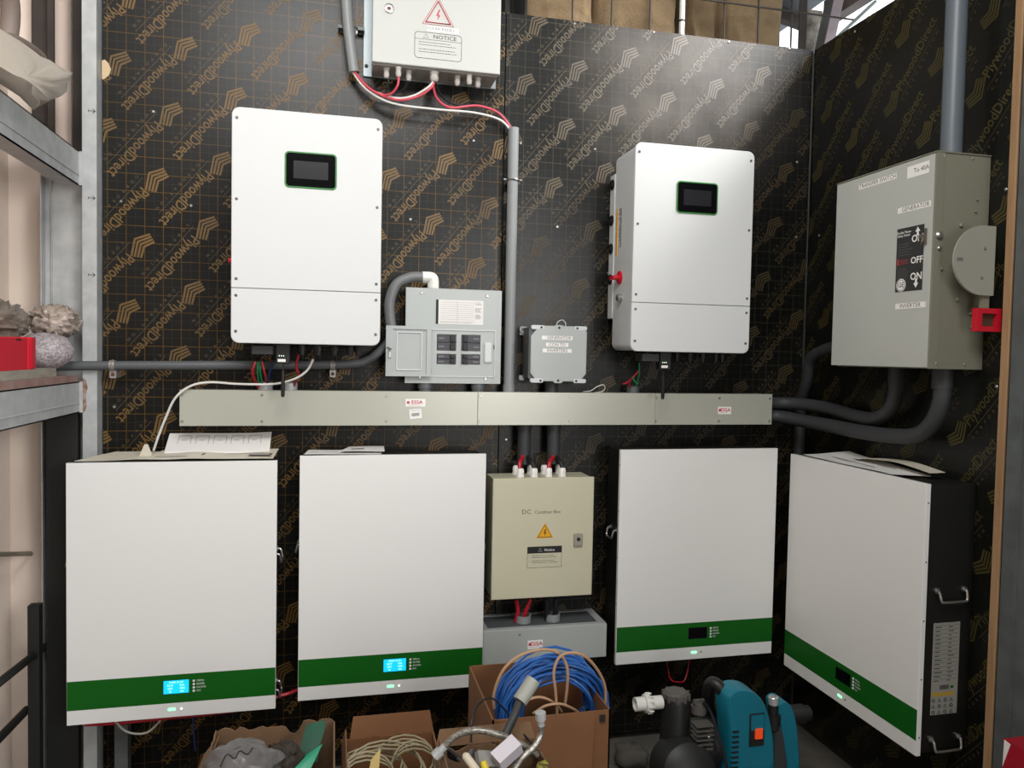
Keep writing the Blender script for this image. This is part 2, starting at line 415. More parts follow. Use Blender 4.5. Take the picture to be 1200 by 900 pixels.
# corner bead between the two walls
struct('trim_1', M().cyl((XR-.004, -.004, .03), (XR-.004, -.004, 2.47), .004, seg=8), mat('dull_grey_bead', '#2a2c2b', .5))
# galvanised post at the left edge of the plywood
pm = M()
pm.box(-.712, -.6735, -.045, -.043, 0, 3.3).box(-.712, -.710, -.043, .02, 0, 3.3).box(-.6755, -.6735, -.043, .02, 0, 3.3)
post = struct('trim_2', pm, GALV)
am = M()
for py in (130, 232, 322):
    x, _, z = B(108, py, .046)
    am.slab(x-.009, x+.006, z-.0009, z+.0009, -.0455, -.045)
    am.tube([(x+.001, -.0453, z+.006), (x+.008, -.0453, z), (x+.001, -.0453, z-.006)], .0011, 5)
    am.slab(x-.0105, x-.009, z-.004, z+.004, -.0455, -.045)
am.build('marker_arrows', INK, post)
# wide galvanised column further back in the left corner
x52 = B(52, 300, -.02)[0]
cm = M().box(x52, -.73, .02, .024, 0, B(60, 208, -.02)[2]).box(x52, x52+.003, -.012, .02, 0, B(60, 208, -.02)[2]).box(x52+.02, x52+.022, .012, .02, 0, B(60, 208, -.02)[2])
struct('trim_3', cm, GALV)
struct('trim_4', M().box(B(37, 100, -.05)[0], B(60, 100, -.05)[0], .05, .055, 1.93, 3.4).box(B(60, 100, -.05)[0], B(67, 100, -.05)[0], .02, .055, 1.9, 3.4), RUST)
struct('shade_panel_10', M().box(-.765, -.715, .05, .055, 1.9, 3.4), RUST)  # dark panel put in for the shadowed strip between pipe and post
struct('trim_5', M().cyl((-.800, .06, 1.9), (-.800, .06, 3.4), .028, seg=18), mat('cream_pipe_coat', '#b5a498', .6))
# timber stud and galvanised post at the right wall's open end
uL = RW(1178, 450)[0]
st = M().slab(uL, uL+.024, 0, 3.3, -.02, .03, 0, .002)
struct('trim_6', st, WOOD, True)
u2 = uL+.028
g2 = M().box(u2, u2+.10, -.018, -.015, 0, 3.3).box(u2, u2+.002, -.018, .03, 0, 3.3).box(u2+.045, u2+.05, -.024, -.018, 0, 3.3)
struct('trim_7', g2, GALVD, True)
struct('trim_8', M().box(u2+.1, 2.4, .02, .045, 0, 3.3), mat('dark_olive_board', '#20231e', .7), True)

# ================================================================ WALL UNITS
def inverter(x0, label, cable_side=0):
    x1 = x0+.413; z0, z1 = 1.379, 2.034; F = -.23
    T = Thing('solar_inverter', label, 'inverter', ((x0+x1)/2, 0, z0), group=None)
    T.part('body', M().slab(x0+.003, x1-.003, z0+.003, z1-.003, F+.014, -.055, .022, .004), SIDE)
    hs = M().slab(x0+.0, x1-.0, z0+.11, z1-.06, -.054, -.012, .004, .002)
    for k in range(18): hs.box(x0+.02+k*.0215, x0+.024+k*.0215, -.012, -.002, z0+.12, z1-.08)
    T.part('heat_sink', hs, SIDE)
    zs = z0+.154
    def cover(name, za, zb, ra, rb):
        o = []
        for cx, cz, a, r in ((x1-rb, za+rb, -90, rb), (x1-ra, zb-ra, 0, ra), (x0+ra, zb-ra, 90, ra), (x0+rb, za+rb, 180, rb)):
            for k in range(7): t = math.radians(a+15*k); o.append((cx+r*math.cos(t), cz+r*math.sin(t)))
        return T.part(name, M().prism(o, F, F+.014, .0015), WHITEI)
    up = cover('front_cover', zs+.0008, z1, .022, .001); lo = cover('lower_cover', z0, zs-.0008, .001, .022)
    H = z1-z0
    for fz in (.046, .388, .726): screw(T, x0+.013, F, z1-fz*H, .0042, SCRM, parent=up); screw(T, x1-.013, F, z1-fz*H, .0042, SCRM, parent=up)
    for fz in (.797, .95): screw(T, x0+.013, F, z1-fz*H, .0042, SCRM, parent=lo); screw(T, x1-.013, F, z1-fz*H, .0042, SCRM, parent=lo)
    dx0, dx1, dz1, dz0 = x0+.343*.413, x0+.69*.413, z1-.170*H, z1-.325*H
    bz = T.part('display_bezel', M().slab(dx0, dx1, dz0, dz1, F-.003, F+.001, .012, .001), GREENB)
    T.part('display_glass', M().slab(dx0+.004, dx1-.004, dz0+.004, dz1-.004, F-.0036, F-.002, .009, .0004), GLASS, bz)
    T.part('lcd', M().slab(dx0+.024, dx1-.024, dz0+.026, dz1-.026, F-.004, F-.0034), SCRN, bz)
    # left side: fan grilles on the heat sink, print, switch, plug
    def side(z, y, r, name, mt, l=.004):
        g = M().lathe((x0-.0005, y, z), (-1, 0, 0), [(0, r), (l, r), (l+.001, r*.8)], 18)
        for k in range(3): g.tube([(x0-l-.002, y+r*(.25+.27*k)*math.cos(a), z+r*(.25+.27*k)*math.sin(a)) for a in [i*PI/8 for i in range(16)]], .0012, 5, closed=True)
        return T.part(name, g, mt)
    for py in (217, 259, 292, 328): side(B(718, py, .03)[2], -.033, .018, 'fan_grille', BLACK, .003)
    T.part('orange_strip', M().box(x0+.001, x0+.0032, -.082, -.072, B(724, 300, .07)[2], B(724, 246, .07)[2]), ORNG)
    ln = M(); zt = B(724, 246, .07)[2]
    for k in range(18):
        ln.box(x0+.0012, x0+.0032, -.118, -.118+random.uniform(.012, .03), zt-.005-k*.0072, zt-.003-k*.0072)
    T.part('small_print', ln, INKG)
    zk = B(727, 326, .1)[2]
    kn = M().lathe((x0+.003, -.115, zk), (-1, 0, 0), [(0, .022), (.005, .022), (.007, .018), (.007, .009), (.022, .008)], 18)
    kn.box(x0-.022, x0-.012, -.120, -.080, zk-.006, zk+.006)
    T.part('rotary_switch', kn, REDP)
    zk = B(728, 350, .1)[2]
    T.part('round_plug', M().lathe((x0+.003, -.13, zk), (-1, 0, 0), [(0, .012), (.014, .012), (.016, .009)], 14), STEEL)
    # underside
    T.part('terminal_block', M().slab(x0+.052, x0+.112, z0-.032, z0-.006, -.2, -.14, .003, .002).box(x0+.08, x0+.084, -.17, -.16, z0-.006, z0+.01), DGREY)
    d = T.part('wifi_dongle', M().slab(x0+.118, x0+.158, z0-.058, z0+.004, -.19, -.16, .003, .002), BLACK)
    T.part('white_sticker', M().slab(x0+.124, x0+.146, z0-.052, z0-.044, -.1908, -.19), LABELW, d)
    T.part('status_light', M().slab(x0+.127, x0+.129, z0-.036, z0-.033, -.1908, -.19).slab(x0+.133, x0+.135, z0-.036, z0-.033, -.1908, -.19).slab(x0+.139, x0+.141, z0-.036, z0-.033, -.1908, -.19), LEDW, d)
    T.part('antenna', M().lathe((x0+.138, -.175, z0-.058), (0, 0, -1), [(0, .0025), (.018, .0025), (.02, .005), (.09, .0058), (.097, .004)], 10), BLACK, d)
    for fx, r in ((.19, .012), (.236, .014), (.283, .014), (.33, .012), (.353, .012)):
        T.part('cable_gland', M().lathe((x0+fx, -.165, z0+.003), (0, 0, -1), [(0, r*.8), (.008, r*.8), (.008, r), (.02, r), (.02, r*.75), (.034, r*.7)], 8), BLACK)
    return T
inverter(-.281, 'white wall inverter at left, above the load centre and left wireway end')
inverter(.914, 'white wall inverter right of the tall conduit, red switch on its left side')

def battery(T0, x0, x1, z0, z1, F, lit, right=False, depth=.115):
    T = Thing('battery_cabinet', T0, 'battery', ((x0+x1)/2, 0, z0), right, None)
    W = x1-x0
    T.part('cabinet', M().slab(x0+.006, x1-.006, z0+.004, z1-.004, F+.012, F+.012+depth, .002, .002), CABBLK)
    T.part('wall_bracket', M().box(x0+.08, x1-.08, F+.01+depth, -.003, z1-.2, z1-.14).box(x0+.08, x1-.08, F+.01+depth, -.003, z0+.14, z0+.2), CABBLK)
    fp = T.part('front_panel', M().slab(x0, x1, z0, z1, F, F+.014, .001, .001), WHITE)
    T.part('green_stripe', M().slab(x0+.001, x1-.001, z0+.042, z0+.125, F-.0004, F), GREEN, fp)
    sx = x0+.45*W
    dp = T.part('display', M().slab(sx, sx+.068, z0+.070, z0+.108, F-.0012, F, .001), LCD if lit else SCROFF, fp)
    if lit:
        tx = M().text('PACK 51.2V', sx+.034, z0+.1025, .0075, F-.0014)
        for i, (a, b) in enumerate((('53.3V', '0.0A'), ('SOC', '100%'), ('25', 'OK'))):
            tx.text(a, sx+.018, z0+.0935-i*.009, .007, F-.0014); tx.text(b, sx+.050, z0+.0935-i*.009, .007, F-.0014)
        T.part('display_characters', tx, LCDTXT, fp)
    for k, wd in enumerate(('MENU', 'ENTER', 'DOWN', 'ESC')):
        z = z0+.103-k*.0098
        T.part('button', M().lathe((sx+.0815, F-.0004, z), (0, -1, 0), [(0, .0034), (.0015, .0034), (.002, .0025)], 10), LABELW, fp)
        T.part('button_caption', M().text(wd, sx+.089, z, .0075, F-.0007, align='LEFT'), LABELW, fp)
    T.part('indicator_light', M().slab(sx+.012, sx+.032, z0+.020, z0+.027, F-.001, F, .002), LEDG, fp)
    T.part('indicator_dot', M().lathe((sx+.048, F, z0+.0235), (0, -1, 0), [(0, .003), (.001, .003)], 10), LEDW if lit else INKG, fp)
    for sgn, xs in ((-1, x0+.006), (1, x1-.006)):
        for k in range(5):
            z = z0+.05+k*(z1-z0-.1)/4
            T.part('screw', M().lathe((x0 if sgn < 0 else x1, F+.008, z), (sgn, 0, 0), [(0, .0022), (.0008, .0022)], 8), BLACK, fp)
        for zc in ((z1-.315, z0+.012) if sgn > 0 else (z1-.30,)):
            a, b = (F+.012+depth*.25, F+.012+depth*.83) if sgn > 0 else (F+.035, F+.09)
            pts = spline([(xs, a, zc+.028), (xs+sgn*.010, a, zc+.026), (xs+sgn*.014, a+.001, zc+.014), (xs+sgn*.016, a+.003, zc+.004), (xs+sgn*.017, a+.012, zc), (xs+sgn*.017, b-.012, zc), (xs+sgn*.016, b-.003, zc+.004), (xs+sgn*.014, b-.001, zc+.014), (xs+sgn*.010, b, zc+.026), (xs, b, zc+.028)], 4)
            T.part('carry_handle', M().tube(pts, .0036, 8).lathe((xs, a, zc+.028), (sgn, 0, 0), [(0, .008), (.004, .008)], 10).lathe((xs, b, zc+.028), (sgn, 0, 0), [(0, .008), (.004, .008)], 10), STEEL)
    # rating label on the right flank
    xl = x1-.006+.0006
    lb = T.part('rating_label', M().box(xl-.0006, xl, F+.012+depth*.22, F+.012+depth*.78, z0+.105, z0+.355), mat('grey_white_label', '#8c8c84', .5))
    pr = M()
    lk_ = depth*.56/.062; yb_ = F+.012+depth*.22
    def sb(y0, y1, za, zb): pr.box(xl, xl+.0003, yb_+(y0-F-.031)*lk_, yb_+(y1-F-.031)*lk_, za, zb)
    Y = F+.033; zz0 = z0; z0 = z0-.03
    sb(Y+.004, Y+.02, z0+.385, z0+.39); sb(Y+.03, Y+.055, z0+.389, z0+.3905); sb(Y+.03, Y+.05, z0+.385, z0+.3865)
    for k in range(14):
        z = z0+.372-k*.0112
        sb(Y+.001, Y+.057, z+.005, z+.0055); sb(Y+.003, Y+.003+random.uniform(.01, .02), z, z+.002); sb(Y+.034, Y+.034+random.uniform(.006, .014), z, z+.002)
    for k in range(9): sb(Y+.018+k*.0024, Y+.0195+k*.0024, z0+.203, z0+.215)
    for r_ in range(3):
        for c_ in range(4):
            ym, zm = yb_+(.006+c_*.014)*lk_, z0+.142+r_*.016
            if (r_+c_) % 2: pr.tube([(xl+.0002, ym-.0045, zm-.004), (xl+.0002, ym+.0045, zm-.004), (xl+.0002, ym, zm+.0045)], .0009, 4, closed=True)
            else: pr.tube([(xl+.0002, ym+.0045*math.cos(t*PI/5), zm+.0045*math.sin(t*PI/5)) for t in range(10)], .0009, 4, closed=True); pr.box(xl, xl+.0003, ym-.002, ym+.002, zm-.0006, zm+.0006)
    T.part('small_print', pr, INK, lb)
    T.part('yellow_band', M().box(xl, xl+.0004, yb_+.002, yb_+.054*lk_, z0+.185, z0+.196), mat('dull_yellow_band', '#a98d35', .6), lb)
    T.part('green_mark', M().box(xl, xl+.0004, yb_+.045*lk_, yb_+.052*lk_, z0+.205, z0+.212), GREEN, lb)
    return T
battery('white battery cabinet at far left, lit blue display, papers on top', -.720, -.158, .294, 1.036, -.165, True)
battery('white battery cabinet second from left, lit blue display, right beside DC box', -.094, .468, .311, 1.049, -.165, True)
battery('white battery cabinet right of the DC box, display dark, facing forward', .915, 1.487, .345, 1.057, -.165, False)
battery('white battery cabinet on the right wall, turned toward the left', .189, .803, .311, 1.041, -.165, False, True, .150)

# ---- long wireway
def sticker(T, x, z, w, h, y, ang=0, parent=None):
    T.part('brand_sticker', M().slab(-w/2, w/2, -h/2, h/2, -.0006, 0).xform(Matrix.Translation((x, y, z))@Matrix.Rotation(-ang, 4, 'Y')), LABELW, parent)
    T.part('sticker_lettering', M().slab(x-w*.44, x-w*.30, z-h*.12, z+h*.2, y-.0008, y-.0006).text('ESSA', x+w*.07, z+.06*h, h*.62, y-.0008, sx=1.15, bold=.02), WRED, parent)
    T.part('sticker_small_print', M().lines(x-w*.4, x+w*.4, z-h*.28, .002, 1, y-.0008, .0008), INKG, parent)
T = Thing('wireway', 'long pale grey metal wireway running across the wall under the inverters', 'cable trough', (.53, 0, 1.134))
wx0, wx1, wz0, wz1 = -.439, 1.501, 1.134, 1.238
T.part('trough', M().slab(wx0, wx1, wz0+.001, wz1-.001, -.094, -.002, .001, .001), WWAY)
cuts = [wx0, B(560, 470, .1)[0], B(768, 470, .1)[0], wx1]
for a, b in zip(cuts, cuts[1:]):
    cv = T.part('cover_plate', M().slab(a+.0004, b-.0004, wz0-.0015, wz1+.0015, -.1, -.0935, 0, .001), WWAY)
for px in (213, 307, 453, 563, 668, 769, 843, 902):
    x = B(px, 470, .1)[0]
    for z in (wz1-.013, wz0+.012): screw(T, min(max(x, wx0+.008), wx1-.008), -.1, z, .004)
sticker(T, B(487, 472, .1)[0], B(487, 472, .1)[2], .062, .024, -.1, 0)
sx_, _, sz_ = B(487, 485, .1)
T.part('barcode_label', M().slab(-.019, .019, -.015, .015, -.0006, 0).xform(Matrix.Translation((sx_, -.1, sz_))@Matrix.Rotation(-.1, 4, 'Y')), LABELW)
bc = M().lines(-.014, .014, .011, .004, 1, -.0008)
for k in range(9): bc.slab(-.012+k*.0027, -.0105+k*.0027, -.007, .003, -.0009, -.0007)
T.part('barcode', bc.xform(Matrix.Translation((sx_, -.1, sz_))@Matrix.Rotation(-.1, 4, 'Y')), INK)
sticker(T, B(849, 481, .1)[0], B(849, 481, .1)[2], .05, .026, -.1)
# ---- short wireway
T = Thing('wireway', 'short grey metal wireway below the cream DC box, behind the blue cable', 'cable trough', (.65, 0, .37))
T.part('trough', M().box(.4705, .885, -.15, -.148, .372, .482).box(.4705, .885, -.004, -.002, .372, .482).box(.4705, .885, -.15, -.002, .372, .374).box(.883, .885, -.15, -.002, .372, .482), LGREY)
T.part('cover_plate', M().slab(.4705, .886, .371, .48, -.1515, -.149, 0, .0006), LGREY)
T.part('top_plate', M().box(.4705, .885, -.148, -.13, .481, .4825).box(.4705, .885, -.02, -.002, .481, .4825).box(.4705, .49, -.13, -.02, .481, .4825).box(.86, .885, -.13, -.02, .481, .4825), LGREY)
T.part('top_knockout_plate', M().box(.49, .86, -.13, -.02, .478, .4805), PVCD)
screw(T, B(609, 742, .15)[0], -.1515, B(609, 743, .15)[2], .004)
sticker(T, B(627, 756, .15)[0], B(627, 755, .15)[2], .05, .028, -.1515)
for px in (612, 646):
    x = B(px, 735, .08)[0]
    T.part('bushing', M().lathe((x, -.09, .482), (0, 0, 1), [(0, .026), (.024, .026), (.024, .022), (.004, .022)], 20), PVC)

# ---- DC combiner box
T = Thing('dc_combiner_box', 'cream DC Combiner Box between the second and third batteries', 'electrical box', (.665, 0, .576))
cx0, cx1, cz0, cz1 = .497, .835, .576, .966
T.part('enclosure', M().slab(cx0+.004, cx1-.004, cz0+.003, cz1-.003, -.126, -.012, .001, .001), BEIGE)
T.part('back_spacer', M().box(cx0+.03, cx1-.03, -.012, -.002, cz0+.03, cz1-.03), DGREY)
dr = T.part('door', M().slab(cx0, cx1, cz0, cz1, -.14, -.127, .002, .002), BEIGE)
T.part('door_lettering', M().text('DC', B(617, 600, .14)[0], B(620, 600, .14)[2], .02, -.1404, sx=1.1).text('Combiner Box', B(640.5, 600, .14)[0]+.004, B(641, 600, .14)[2], .0155, -.1404, sx=.93), mat('brown_ink', '#4a4030', .6), dr)
tx, _, tz = B(638.5, 624, .14)
def tri(m, x, z, s, y, y2): return m.prism([(x-s, z-s*.62), (x+s, z-s*.62), (x, z+s*1.1)], y, y2)
tp = T.part('warning_triangle', tri(M(), tx, tz, .029, -.1405, -.14), YEL, dr)
def triline(m, x, z, s, y, r): return m.tube([(x-s, y, z-s*.62), (x+s, y, z-s*.62), (x, y, z+s*1.1)], r, 5, closed=True)
def bolt(m, x, z, s, y): return m.add([(x+.1*s, y, z+s), (x-.35*s, y, z-.1*s), (x+.02*s, y, z-.05*s), (x-.15*s, y, z-.9*s), (x+.38*s, y, z+.12*s), (x+.02*s, y, z+.1*s), (x+.35*s, y, z+s)], [(0, 1, 2, 5), (0, 5, 6), (2, 3, 4, 5)])
T.part('warning_symbol', bolt(triline(M(), tx, tz-.0005, .023, -.1406, .0013), tx, tz-.001, .0125, -.1408), INK, dr)
nx0, _, nz1 = B(618, 641, .14); nx1, _, nz0 = B(658, 664, .14)
T.part('notice_header', M().slab(nx0, nx1, nz1-.022, nz1, -.1405, -.14), INK, dr)
nb = M()
for a, b, c, d in ((nx0, nx1, nz0, nz0+.001), (nx0, nx0+.001, nz0, nz1-.022), (nx1-.001, nx1, nz0, nz1-.022)): nb.slab(a, b, c, d, -.1404, -.14)
nb.lines(nx0+.016, nx1-.012, nz1-.029, .006, 2, -.1404, .0014); nb.lines(nx0+.016, nx1-.006, nz1-.046, .006, 2, -.1404, .0014)
nb.slab(nx0+.008, nx0+.010, nz1-.032, nz1-.030, -.1404, -.14).slab(nx0+.008, nx0+.010, nz1-.049, nz1-.047, -.1404, -.14)
T.part('notice_text', nb, INK, dr)
T.part('notice_title', triline(M().text('Notice', (nx0+nx1)/2+.016, nz1-.012, .0125, -.1408), (nx0+nx1)/2-.015, nz1-.012, .006, -.1408, .0005), LABELW, dr)
lx, _, lz = B(677, 632, .14)
lk = T.part('lock', M().slab(lx-.014, lx+.014, lz-.02, lz+.02, -.148, -.14, .002, .001).slab(lx-.014, lx+.014, lz-.025, lz-.02, -.144, -.14), mat('satin_lock_metal', '#a9a594', .35, metal=.6), dr)
T.part('keyhole', M().lathe((lx, -.148, lz+.002), (0, -1, 0), [(0, .006), (.002, .006), (.002, .003)], 12), BLACK, lk)
for px, py, off in ((610, 552, .105), (626, 552, .105), (643, 552, .105), (659, 551, .105), (605, 547, .04), (622, 546, .04), (638, 546, .04), (655, 545, .04)):
    x = B(px, py, off)[0]
    T.part('cable_gland', M().lathe((x, -off, cz1-.003), (0, 0, 1), [(0, .013), (.006, .013), (.006, .0115), (.016, .0115), (.016, .0125), (.026, .011), (.03, .008)], 8), LABELW)

# ---- solar panel combiner box at the top
T = Thing('solar_isolator_box', 'white SOLAR PANEL box at the top centre with red warning triangle', 'electrical box', (.3, 0, 2.231))
bx0, bx1, bz0, bz1 = .104, .497, 2.231, 2.75
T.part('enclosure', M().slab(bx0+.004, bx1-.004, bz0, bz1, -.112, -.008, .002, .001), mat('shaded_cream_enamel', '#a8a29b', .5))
T.part('back_plate', M().slab(bx0-.022, bx1+.012, bz0-.002, bz1+.02, -.008, -.001, .004, .001), mat('pale_zinc_plate', '#8d9698', .4, metal=.5))
screw(T, bx0-.012, -.008, bz0+.03, .006, BLACK)
d = T.part('door', M().slab(bx0, bx1, bz0+.002, bz1, -.13, -.112, .002, .002), mat('off_white_enamel', '#bfc1bc', .45, bump=.02, bscale=40, spec=.25))
lx, _, lz = B(456, 10, .13)
lk = T.part('lock', M().lathe((lx, -.13, lz), (0, -1, 0), [(0, .0145), (.004, .0145), (.005, .011), (.002, .010)], 20), STEEL, d)
T.part('lock_core', M().lathe((lx, -.131, lz), (0, -1, 0), [(0, .007), (.003, .006)], 10), mat('dark_red_core', '#6a2028', .5), lk)
tx, _, tz = B(513.5, 18, .13)
T.part('warning_border', triline(triline(M(), tx, tz, .038, -.1303, .0032), tx, tz, .048, -.1303, .0012), WRED, d)
T.part('warning_symbol', bolt(M(), tx, tz-.001, .018, -.1306), WRED, d)
lx, _, lz = B(519, 35, .13)
def stripl(T, x, z, w_, h, y, txt, parent, fs, ang=0, dx=0):
    T.part('label_tape', M().slab(x-w_/2, x+w_/2, z-h/2, z+h/2, y-.0006, y), LABELW, parent)
    T.part('label_lettering', M().text(txt, x+dx, z, fs, y-.0008, sx=1.05), mat('charcoal_ink', '#3a3a3c', .7), parent)
stripl(T, lx, lz, .098, .016, -.13, 'SOLAR PANEL', d, .0132, dx=-.006)
nx0, _, _ = B(486, 50, .13); nx1, _, _ = B(541, 50, .13); nz1 = lz-.013; nz0 = nz1-.078
nm = M(); o = rrect(nx0, nx1, nz0, nz1, .01); nm.tube([(x, -.1303, z) for x, z in o], .0007, 4, closed=True)
nm.slab(nx0, nx1, nz1-.0215, nz1-.0205, -.1303, -.13); triline(nm, nx0+.034, nz1-.012, .008, -.1304, .0006)
nm.text('NOTICE', (nx0+nx1)/2+.02, nz1-.0115, .0165, -.1304, sx=1.2)
nm.lines(nx0+.012, nx1-.014, nz1-.029, .008, 2, -.1304, .0014); nm.lines(nx0+.012, nx1-.004, nz1-.050, .008, 2, -.1304, .0014)
T.part('notice_print', nm, INK, d)
GL = mat('white_gland_nylon', '#bdb8b2', .5)
for px, py, off, r in ((453, 85, .09, .0095), (467, 80, .11, .0095), (479, 88, .085, .0095), (509, 88, .10, .0145), (536, 95, .085, .0095), (550, 90, .105, .0095), (560, 98, .085, .0095)):
    x = B(px, py, off)[0]
    T.part('cable_gland', M().lathe((x, -off, bz0), (0, 0, -1), [(0, r), (.008, r), (.008, r*.85), (.016, r*.85), (.016, r), (.026, r*.85), (.03, r*.6)], 10), GL)
kn = M()
for a, b in ((445, 488), (528, 570)):
    kn.box(B(a, 85, .1)[0], B(b, 85, .1)[0], -.106, -.105, bz0-.0004, bz0); kn.box(B(a, 85, .1)[0], B(b, 85, .1)[0], -.04, -.039, bz0-.0004, bz0)
    for q in (a, b): kn.box(B(q, 85, .1)[0], B(q, 85, .1)[0]+.001, -.106, -.04, bz0-.0004, bz0)
T.part('bottom_markings', kn, INKG)

# ---- load centre with open door
T = Thing('breaker_panel', 'light grey breaker panel with its small door swung open to the left', 'breaker panel', (.375, 0, 1.265))
px0, px1, pz0, pz1 = .220, .528, 1.265, 1.566
T.part('back_box', M().slab(px0+.02, px1-.02, pz0+.008, pz1-.008, -.062, -.002), LGREY)
fc = M(); mx0, mx1 = B(512, 400, .075)[0], B(563, 400, .075)[0]
mz1, mz0 = B(537, 392, .075)[2], B(537, 427, .075)[2]
for a in ((px0, mx0, pz0, pz1), (mx1, px1, pz0, pz1), (mx0, mx1, mz1, pz1), (mx0, mx1, pz0, mz0)): fc.slab(*a, -.075, -.062)
mid = (mx0+mx1)/2; midz = B(537, 413, .075)[2]
fc.slab(mid-.008, mid+.008, mz0, mz1, -.075, -.062).slab(mx0, mid-.008, midz-.005, midz+.005, -.075, -.062).slab(mid+.008, mx1, midz-.005, midz+.005, -.075, -.062)
cvr = T.part('cover', fc, LGREY)
bz1_, bz0_ = B(500, 386, .075)[2], B(500, 441, .075)[2]
bd = M(); hx0, hx1 = B(506, 400, .075)[0], B(580, 400, .075)[0]
for a in ((hx0, hx1, bz1_-.001, bz1_+.001), (hx0, hx1, bz0_-.001, bz0_+.001), (hx1-.001, hx1+.001, bz0_, bz1_)): bd.slab(*a, -.0775, -.075)
T.part('door_surround', bd, SIDE)
for px, py in ((494, 343), (571, 347), (492, 442), (569, 444)): p = B(px, py, .075); screw(T, p[0], -.075, p[2], .0045)
ix0, ix1 = B(568, 400, .075)[0], B(576, 400, .075)[0]; iz1, iz0 = B(571, 402, .075)[2], B(571, 425, .075)[2]
T.part('pull_recess', M().slab(ix0-.003, ix1+.003, iz0-.003, iz1+.003, -.0775, -.075, .006, .001), LGREY)
T.part('pull_rib', M().slab(ix0, ix1, iz0, iz1, -.080, -.0765, .005, .002), SIDE)
p = B(579, 407, .075); T.part('latch_slot', M().slab(p[0]-.002, p[0]+.002, p[2]-.007, p[2]+.007, -.0756, -.075), BLACK)
BRK = mat('breaker_charcoal', '#35343a', .45)
for k, (xa, xb, za, zb) in enumerate(((mx0, mid-.008, midz+.005, mz1), (mid+.008, mx1, midz+.005, mz1), (mx0, mid-.008, mz0, midz-.005), (mid+.008, mx1, mz0, midz-.005))):
    h = (zb-za)
    for j in range(2):
        z0_, z1_ = za+j*h/2, za+(j+1)*h/2
        br = T.part('breaker', M().slab(xa+.001, xb-.001, z0_+.0006, z1_-.0006, -.0765, -.05, .001, .0008), BRK)
        hx = (xb-.013) if k % 2 == 0 else (xa+.013)
        T.part('toggle', M().slab(hx-.007, hx+.007, z0_+.003, z1_-.003, -.083, -.076, .001, .001), BLACK, br)
        lx = (xa+.014) if k % 2 == 0 else (xb-.014)
        T.part('rating_mark', M().slab(lx-.009, lx+.009, (z0_+z1_)/2-.002, (z0_+z1_)/2+.002, -.0768, -.0765), mat('grey_rating_mark', '#77767a', .6), br)
la, lb_ = B(514, 351, .075), B(566, 381, .075)
ds = T.part('directory_label', M().slab(la[0], lb_[0], lb_[2], la[2], -.0758, -.075, .002), PAPER)
T.part('directory_black_edge', M().slab(la[0]-.008, la[0], lb_[2], la[2], -.0758, -.075), INK, ds)
dl = M()
for k in range(10): dl.slab(la[0]+.006, lb_[0]-.03, la[2]-.008-k*.0068, la[2]-.0075-k*.0068, -.0761, -.0758)
dl.slab((la[0]+lb_[0]-.024)/2, (la[0]+lb_[0]-.024)/2+.0006, lb_[2]+.006, la[2]-.004, -.0761, -.0758)
dl.lines(lb_[0]-.026, lb_[0]-.004, la[2]-.006, .0035, 3, -.0761, .001); dl.lines(lb_[0]-.026, lb_[0]-.004, la[2]-.024, .003, 5, -.0761, .0012); dl.lines(lb_[0]-.026, lb_[0]-.004, la[2]-.045, .003, 5, -.0761, .0012)
dl.lines(la[0]+.006, lb_[0]-.03, lb_[2]+.006, .003, 1, -.0761, .001)
T.part('directory_print', dl, INKG, ds)
# door, swung back flat to the left
qx0, qx1 = B(452, 410, .088)[0], B(505, 410, .088)[0]; qz1, qz0 = B(478, 382, .088)[2], B(478, 441, .088)[2]
dm = M().slab(qx0, qx1, qz0, qz1, -.088, -.086, .002)
for a in ((qx0+.022, qx1-.014, qz1-.010, qz1), (qx0+.022, qx1-.014, qz0, qz0+.010), (qx0, qx0+.022, qz0, qz1), (qx1-.014, qx1, qz0, qz1)): dm.slab(*a, -.093, -.0882)
dr = T.part('door', dm, LGREY)
T.part('door_panel_rim', M().tube([(x, -.0895, z) for x, z in rrect(qx0+.034, qx1-.03, qz0+.02, qz1-.02, .004)], .0022, 6, closed=True), SIDE, dr)
T.part('latch', M().slab(qx0+.008, qx0+.016, (qz0+qz1)/2-.022, (qz0+qz1)/2-.002, -.098, -.093, .001, .001).tube([(qx0+.006, -.096, (qz0+qz1)/2+.012), (qx0+.012, -.098, (qz0+qz1)/2+.008), (qx0+.010, -.098, (qz0+qz1)/2-.002)], .002, 6).cyl((qx0+.002, -.096, (qz0+qz1)/2+.01), (qx0+.018, -.096, (qz0+qz1)/2+.006), .0018, seg=6), STEEL, dr)
for z in (qz1-.02, qz0+.02): T.part('hinge', M().cyl((qx1, -.082, z-.008), (qx1, -.082, z+.008), .003, seg=8), LGREY, dr)

